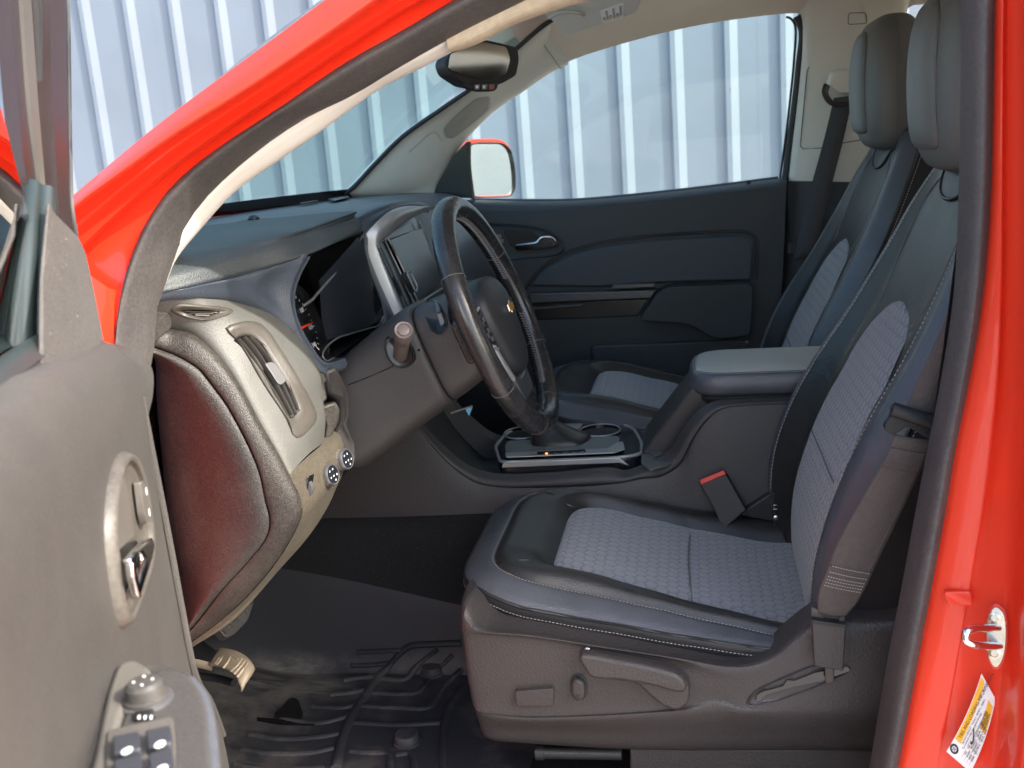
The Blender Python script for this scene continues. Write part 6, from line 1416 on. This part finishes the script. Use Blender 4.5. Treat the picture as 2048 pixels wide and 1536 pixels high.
lathe('mirror_dial', mk, (0, 0, 1), [(0, .0150), (.004, .0150), (.005, .0135), (.012, .0125), (.0145, .010), (.015, .004)], M_dial, do, 28)
lathe('dial_ring', mk, (0, 0, 1), [(0, .0175), (.0015, .0175), (.002, .0155)], M_satin, do, 28)
for a in range(4):
    c0 = mk+V((math.cos(a*1.57+.4)*.006, math.sin(a*1.57+.4)*.006, .0150)); plate('dial_mark', [c0+V((.0012, 0, 0)), c0+V((0, .0012, 0)), c0-V((.0012, 0, 0)), c0-V((0, .0012, 0))], (0, 0, .0003), M_white, do)
plate('mirror_selector', za((270, 1430), (308, 1424), (312, 1438), (268, 1446)), (0, 0, .003), M_gloss2, do, .001)
for x0 in (276, 288, 300): plate('selector_mark', Z(ZA+.0032, (x0, 1432), (x0+5, 1431), (x0+4, 1438), (x0, 1439)), (0, 0, .0003), M_white, do)
plate('switch_bezel', rnd(za((217, 1474), (348, 1446), (352, 1500), (352, 1580), (214, 1600), (214, 1520)), .004, 3), (0, 0, .005), M_bez2, do, .002)
def wsw(pts, dot):
    plate('window_switch', rnd(Z(ZA+.005, *pts), .0015, 2), (0, 0, .006), M_switch, do, .002, 3, .06)
    c0 = at(dot[0], dot[1], 'z', ZA+.0116); plate('switch_mark', [c0+V((.003*math.cos(a), .004*math.sin(a), 0)) for a in [k*.5236 for k in range(12)]], (0, 0, .0003), M_white, do)
wsw([(226, 1488), (282, 1477), (286, 1516), (228, 1526)], (254, 1502)); wsw([(292, 1476), (344, 1465), (348, 1503), (297, 1513)], (320, 1489))
wsw([(228, 1536), (286, 1526), (290, 1570), (230, 1580)], (257, 1552)); wsw([(298, 1523), (348, 1513), (352, 1560), (302, 1570)], (324, 1538))
# lower door: map pocket lip in front of the sill
sheet('map_pocket', [dd((452, 1545, .02), (440, 1500, .02), (420, 1450, .02)), dd((300, 1700, .05), (300, 1650, .05), (300, 1600, .05))], M_char, do, 12, 3)
# driver side mirror outside the open door (seen through the glass)
dm = empty('side_mirror', dl_(.10, .95, -.22), T); dm['label'] = 'red capped side mirror on the open driver door'
mrows = []
for o_, f in ((-.14, .03), (-.145, .6), (-.165, .92), (-.20, 1), (-.24, .97), (-.275, .8), (-.29, .5), (-.295, .03)):
    pass
mcn = dl_(.10, .96, -.25)
def mring(k, f, c_=mcn):
    out = []
    for i in range(40):
        a = 2*math.pi*i/40; ca, sa = math.cos(a), math.sin(a)
        out.append(c_+V((k, 0, 0))+V((0, .10*f*math.copysign(abs(ca)**.6, ca), .075*f*math.copysign(abs(sa)**.6, sa))))
    return out
sheet('housing', [mring(.045, .93), mring(.05, 1), mring(.03, 1.02), mring(-.02, .95), mring(-.06, .7), mring(-.075, .35), mring(-.078, .02)], M_red, dm, 40, 3, closed=True)
plate('mirror_glass', mring(.044, .93), (.001, 0, 0), M_mirror, dm)
tube('mirror_arm', [mcn+V((-.01, .08, -.05)), dl_(.04, .86, -.10)], .028, M_red, dm, 12, ry=.018)
sheet('mirror_base', [[dl_(.0, .84, -.075), dl_(.14, .85, -.075)], [dl_(.06, .98, -.06), dl_(.16, .98, -.06)]], M_rubber, do, 4, 3)

# ------------------------------------------------------------------ floor, pedals, sill
fm = empty('floor_mat', (-.75, 0, 0)); tag(fm, 'black rubber floor mat, scuffed and dusty, in the driver footwell', 'floor mat')
m0 = sheet('mat_tray', [
    Y(-.40, (300, 1440))+[V((-1.02, -.36, .04)), V((-.9, -.385, .02)), V((-.75, -.39, .015)), V((-.40, -.39, .015))] if False else [V((-1.12, -.34, .14)), V((-1.0, -.37, .05)), V((-.9, -.385, .022)), V((-.72, -.39, .016)), V((-.40, -.39, .016))],
    [V((-1.14, -.31, .13)), V((-1.0, -.34, .025)), V((-.9, -.36, .002)), V((-.72, -.365, -.0)), V((-.40, -.365, -.0))],
    [V((-1.16, -.1, .13)), V((-1.02, -.1, .02)), V((-.92, -.1, .0)), V((-.72, -.1, 0)), V((-.40, -.1, 0))],
    [V((-1.18, .10, .14)), V((-1.04, .10, .03)), V((-.94, .10, .004)), V((-.72, .11, 0)), V((-.40, .11, 0))],
    [V((-1.18, .15, .16)), V((-1.05, .148, .05)), V((-.95, .148, .02)), V((-.72, .148, .012)), V((-.40, .148, .012))],
    D((500, 1128, .19), (560, 1140, .188), (700, 1166, .186), (850, 1193, .184), (1000, 1220, .182)),
    [p+V((0, .02, -.004)) for p in D((500, 1128, .19), (560, 1140, .188), (700, 1166, .186), (850, 1193, .184), (1000, 1220, .182))]], M_mat, fm, 60, 6)
MB_ = bvh(m0)
def mrib(pts, r_=.0042):
    return tube('mat_rib', [p+V((0, 0, .0005)) for p in cr(onto(MB_, pts, 0), 24)], r_, M_mat, fm, 8, ry=r_*1.6, up=(0, 0, 1))
for L_ in ([(714, 1304), (760, 1302), (804, 1300)], [(702, 1331), (740, 1330), (776, 1326)], [(688, 1361), (720, 1356), (752, 1354)], [(662, 1390), (700, 1386), (730, 1380)], [(625, 1412), (680, 1416), (716, 1409)], [(560, 1440), (640, 1446), (700, 1432)],
           [(499, 1469), (560, 1478), (640, 1474), (684, 1466)], [(483, 1499), (540, 1507), (620, 1506), (668, 1496)], [(470, 1530), (540, 1540), (650, 1534)],
           [(764, 1357), (800, 1360), (812, 1358), (836, 1330), (876, 1298)], [(744, 1386), (800, 1388), (835, 1385), (870, 1345), (905, 1310)], [(725, 1412), (800, 1416), (858, 1415), (890, 1372), (922, 1340)], [(708, 1446), (800, 1450), (880, 1446)], [(700, 1502), (740, 1506), (776, 1508), (780, 1540)], [(792, 1510), (820, 1508), (828, 1560)]):
    mrib(L_)
mrib([(922, 1286), (870, 1288), (820, 1292), (804, 1304), (770, 1340), (730, 1392), (700, 1440), (684, 1480), (672, 1536)], .006)
mrib([(936, 1372), (912, 1394), (896, 1424), (888, 1462), (886, 1510), (890, 1560)], .005)
for px, py, r_ in ((864, 1347, .020), (814, 1484, .022)):
    c0 = onto(MB_, [(px, py)], 0)[0]; lathe('mat_anchor', c0+V((0, 0, -.004)), (0, 0, 1), [(0, r_*1.15), (.008, r_*1.1), (.009, r_), (.018, r_*.96), (.021, r_*.85), (.022, r_*.3)], M_mat, fm, 28)
plate('mat_slot', onto(MB_, [(514, 1436), (560, 1440), (626, 1446), (630, 1451), (560, 1450), (514, 1442)], .001), (0, 0, .002), M_gloss, fm)
plate('mat_stain', cr(onto(MB_, [(552, 1440), (552, 1424), (566, 1412), (578, 1398), (588, 1396), (598, 1402), (600, 1414), (606, 1424), (600, 1440), (580, 1444)], .0012), 40, True), (0, 0, .0006), M_stain, fm)
# brake pedal and parking brake pedal
bp_ = empty('brake_pedal', (-.93, -.05, .15), T); bp_['label'] = 'black rubber brake pedal half hidden behind the dash end'
PN = V((.8, -.25, .55)).normalized(); bpc = at(470, 1238, 'y', -.03)
def bq(k, *pts): return PL(PN, PN.dot(bpc)+k, *pts)
plate('pedal_pad', rnd(bq(0, (500, 1190), (508, 1200), (504, 1216), (496, 1240), (470, 1268), (452, 1276), (440, 1262), (432, 1250)), .006, 3), -PN*.018, M_pedrub, bp_, .005)
for k in range(9):
    a = k/8; p0 = (444+52*a, 1262-58*a); 
    tube('pedal_rib', bq(.001, (p0[0]-2, p0[1]-6), (p0[0]+10, p0[1]+6)), .0016, M_pedrub, bp_, 6)
tube('pedal_arm', [bpc-PN*.02, bpc-PN*.05+V((-.05, 0, .12)), bpc+V((-.16, 0, .30))], .010, M_rubber, bp_, 8)
ga = empty('accelerator_pedal', (-1.0, .12, .12), T)
plate('pedal_pad', [V((-1.02, .085, .10)), V((-1.02, .145, .10)), V((-1.09, .145, .24)), V((-1.09, .085, .24))], (-.015, 0, -.008), M_pedrub, ga, .005)
pb_ = empty('parking_brake_pedal', (-.93, -.09, .12), T); pb_['label'] = 'worn metal parking brake pedal lit by the sun'
a_ = D((442, 1302, -.07), (450, 1302, -.075), (474, 1308, -.09), (494, 1320, -.105), (504, 1334, -.115), (505, 1340, -.118))
b_ = D((421, 1333, -.105), (430, 1333, -.11), (452, 1339, -.125), (474, 1354, -.138), (480, 1374, -.15), (479, 1382, -.152))
padm = sheet('pedal_pad', [a_, [(p+q_)/2+V((.003, -.002, .004)) for p, q_ in zip(a_, b_)], b_], M_pedal, pb_, 24, 4, thick=.006)
PBV = bvh(padm)
for L_ in ([(430, 1329), (438, 1318), (444, 1307)], [(434, 1331), (443, 1319), (449, 1308)], [(462, 1343), (476, 1330), (484, 1318)], [(468, 1348), (481, 1334), (490, 1322)], [(474, 1354), (487, 1338), (496, 1326)], [(447, 1336), (456, 1324), (462, 1314), (476, 1320)]):
    tube('pedal_rib', [p for p in onto(PBV, L_, .009)], .0024, M_pedal, pb_, 6)
tube('pedal_arm', D((424, 1334, -.10), (400, 1328, -.10), (370, 1320, -.10)), .008, M_pedal, pb_, 8, ry=.004)
tube('pedal_arm', D((468, 1366, -.11), (430, 1356, -.09), (380, 1350, -.09)), .007, M_rubber, pb_, 8)
# kick panel and sill scuff plate
sheet('kick_panel', [[V((-1.16, -.37, .40)), V((-1.10, -.40, .12)), V((-1.08, -.40, .0))], [V((-.98, -.385, .42)), V((-.96, -.405, .12)), V((-.94, -.41, .0))], [V((-.90, -.40, .42)), V((-.90, -.425, .12)), V((-.90, -.43, -.02))], [V((-.86, -.43, .42)), V((-.87, -.45, .12)), V((-.88, -.46, -.04))]], M_char, T, 20, 4)
sheet('sill_plate', [[V((-.95, -.385, .02)), V((-.5, -.388, .012)), V((.3, -.388, .012))], [V((-.95, -.41, .035)), V((-.5, -.41, .030)), V((.3, -.41, .030))], [V((-.95, -.45, .030)), V((-.5, -.45, .026)), V((.3, -.45, .026))], [V((-.95, -.50, -.01)), V((-.5, -.50, -.014)), V((.3, -.50, -.014))], [V((-.95, -.51, -.08)), V((-.5, -.51, -.08)), V((.3, -.51, -.08))]], M_edge2, T, 30, 4)
# ------------------------------------------------------------------ B pillar hardware and inner trim
sheet('pillar_trim', [[V((.20, -.40, 1.2)), V((.165, -.405, .8)), V((.12, -.41, .4)), V((.09, -.41, 0))], [V((.24, -.35, 1.2)), V((.21, -.355, .8)), V((.17, -.36, .4)), V((.14, -.36, 0))], [V((.34, -.36, 1.2)), V((.34, -.37, .8)), V((.34, -.38, .4)), V((.34, -.39, 0))]], M_black, T, 20, 4)['label'] = 'dark inner trim of the near door pillar'
stn = V((-.30, -.93, .2)).normalized(); stc = at(1990, 1272, 'y', -.475)
def sq_(k, *pts): return PL(stn, stn.dot(stc)+k, *pts)
sk = empty('door_striker', stc, T)
sko = cr(sq_(0, (1990, 1212), (2006, 1222), (2012, 1240), (2012, 1290), (2004, 1322), (1992, 1334), (1978, 1318), (1974, 1290), (1974, 1240)), 40, True)
plate('striker_plate', sko, stn*.004, M_steel, sk, .0012)
plate('striker_base', [p.lerp(stc, -.10)-stn*.001 for p in sko], stn*.0022, M_red, sk, .0008)
for py in (1236, 1306): lathe('striker_screw', sq_(.004, (1989, py))[0], stn, [(0, .0068), (.002, .0066), (.003, .004), (.0022, .0035), (.0022, .001)], M_steel, sk, 16)
tube('striker_loop', [sq_(.002, (1996, 1256))[0], sq_(.022, (1972, 1256))[0], sq_(.040, (1944, 1258))[0], sq_(.047, (1932, 1266))[0], sq_(.047, (1932, 1280))[0], sq_(.042, (1946, 1288))[0], sq_(.024, (1974, 1292))[0], sq_(.002, (1999, 1292))[0]], .0045, M_chrome, sk, 12, n=60)
# pressed bump stop pad in the jamb, and the tyre placard
plate('jamb_pad', rnd(Y(-.446, (1884, 1180), (1940, 1178), (1945, 1208), (1895, 1206)), .004), (0, -.006, 0), M_red, T, .004)
pn_ = V((-.10, -.98, .06)).normalized(); pc_ = at(1945, 1440, 'y', -.464)
def pq(k, u, v_):
    c4_ = [(1963, 1347), (1991, 1398), (1941, 1545), (1893, 1503)]   # top, right, lower right, left corners
    a = V(c4_[0]+(0,)).lerp(V(c4_[1]+(0,)), v_); b = V(c4_[3]+(0,)).lerp(V(c4_[2]+(0,)), v_); m = b.lerp(a, u)
    bow_ = 4*u*(1-u)*6
    return PL(pn_, pn_.dot(pc_)+k, (m.x+bow_*.9, m.y+bow_*.35))[0]
tp = empty('tyre_placard', pc_, T); tp['label'] = 'white and yellow tyre placard stuck to the red door jamb'
def strip_(nm, u0, u1, v0, v1, k, m, n=10):
    return sheet(nm, [[pq(k, u0+(u1-u0)*i/n, v0) for i in range(n+1)], [pq(k, u0+(u1-u0)*i/n, v1) for i in range(n+1)]], m, tp, n+1, 1, straight=True)
strip_('label_film', 0, 1, 0, 1, .0006, M_label)
strip_('label_band', .18, .97, .03, .27, .0009, M_yellow)
strip_('label_box', .52, .88, .66, .95, .0009, M_yellow)
def ptext(s_, u, v_, size, m=None, nm='label_text', k=.0012):
    o_ = pq(k, u, v_); x_ = pq(k, u+.05, v_)-o_; y_ = pq(k, u, v_-.05)-o_
    text(nm, s_, size, basis(o_, x_, y_), m or M_ink, tp, .00005)
L1 = (pq(0, 1, .15)-pq(0, 0, .15)).length
ptext('TIRE AND LOADING INFORMATION', .235, .22, L1*.052)
for i, (s_, u, v_) in enumerate((('SEATING CAPACITY   TOTAL 5   FRONT 2   REAR 3', .20, .36), ('The combined weight of occupants and cargo', .16, .45), ('TIRE     SIZE          COLD TIRE PRESSURE', .12, .60), ('FRONT    P255/65R17    240 kPa  35 PSI', .12, .70), ('REAR     P255/65R17    240 kPa  35 PSI', .12, .80), ('SPARE    P255/70R16    240 kPa  35 PSI', .12, .90))):
    ptext(s_, u, v_, L1*.026)
for i, s_ in enumerate(('SEE OWNER\'S', 'MANUAL FOR', 'ADDITIONAL', 'INFORMATION')): ptext(s_, .56, .72+.065*i, L1*.03)
for v_ in (.51, .64, .74, .84): strip_('label_rule', .06, .50, v_, v_+.006, .001, M_ink, 4)
for u in (.24, .42): strip_('label_rule', u, u+.004, .51, .97, .001, M_ink, 2)
cw = pq(.0010, .085, .17); ux = (pq(0, .2, .17)-pq(0, .1, .17)).normalized(); uy = (pq(0, .1, .1)-pq(0, .1, .2)).normalized()
def ringm(nm, r0, r1, k, m):
    sheet(nm, [[cw+pn_*k*1+(ux*math.cos(a)+uy*math.sin(a))*r0 for a in [2*math.pi*i/28 for i in range(28)]], [cw+pn_*k+(ux*math.cos(a)+uy*math.sin(a))*r1 for a in [2*math.pi*i/28 for i in range(28)]]], m, tp, 28, 1, closed=True, straight=True)
lw = L1*.055
ringm('tyre_mark', lw*.58, lw, .0003, M_ink); ringm('tyre_mark', lw*.12, lw*.2, .0003, M_ink)
for i in range(5):
    a = 2*math.pi*i/5; d_ = ux*math.cos(a)+uy*math.sin(a); e_ = ux*-math.sin(a)+uy*math.cos(a)
    plate('tyre_mark', [cw+d_*lw*.2+e_*lw*.05, cw+d_*lw*.52+e_*lw*.05, cw+d_*lw*.52-e_*lw*.05, cw+d_*lw*.2-e_*lw*.05], pn_*.0003, M_ink, tp)
tube('pen_mark', [pq(.0013, .30, .56), pq(.0013, .27, .60), pq(.0013, .33, .62), pq(.0013, .38, .56), pq(.0013, .44, .46)], .0006, M_ink, tp, 6)
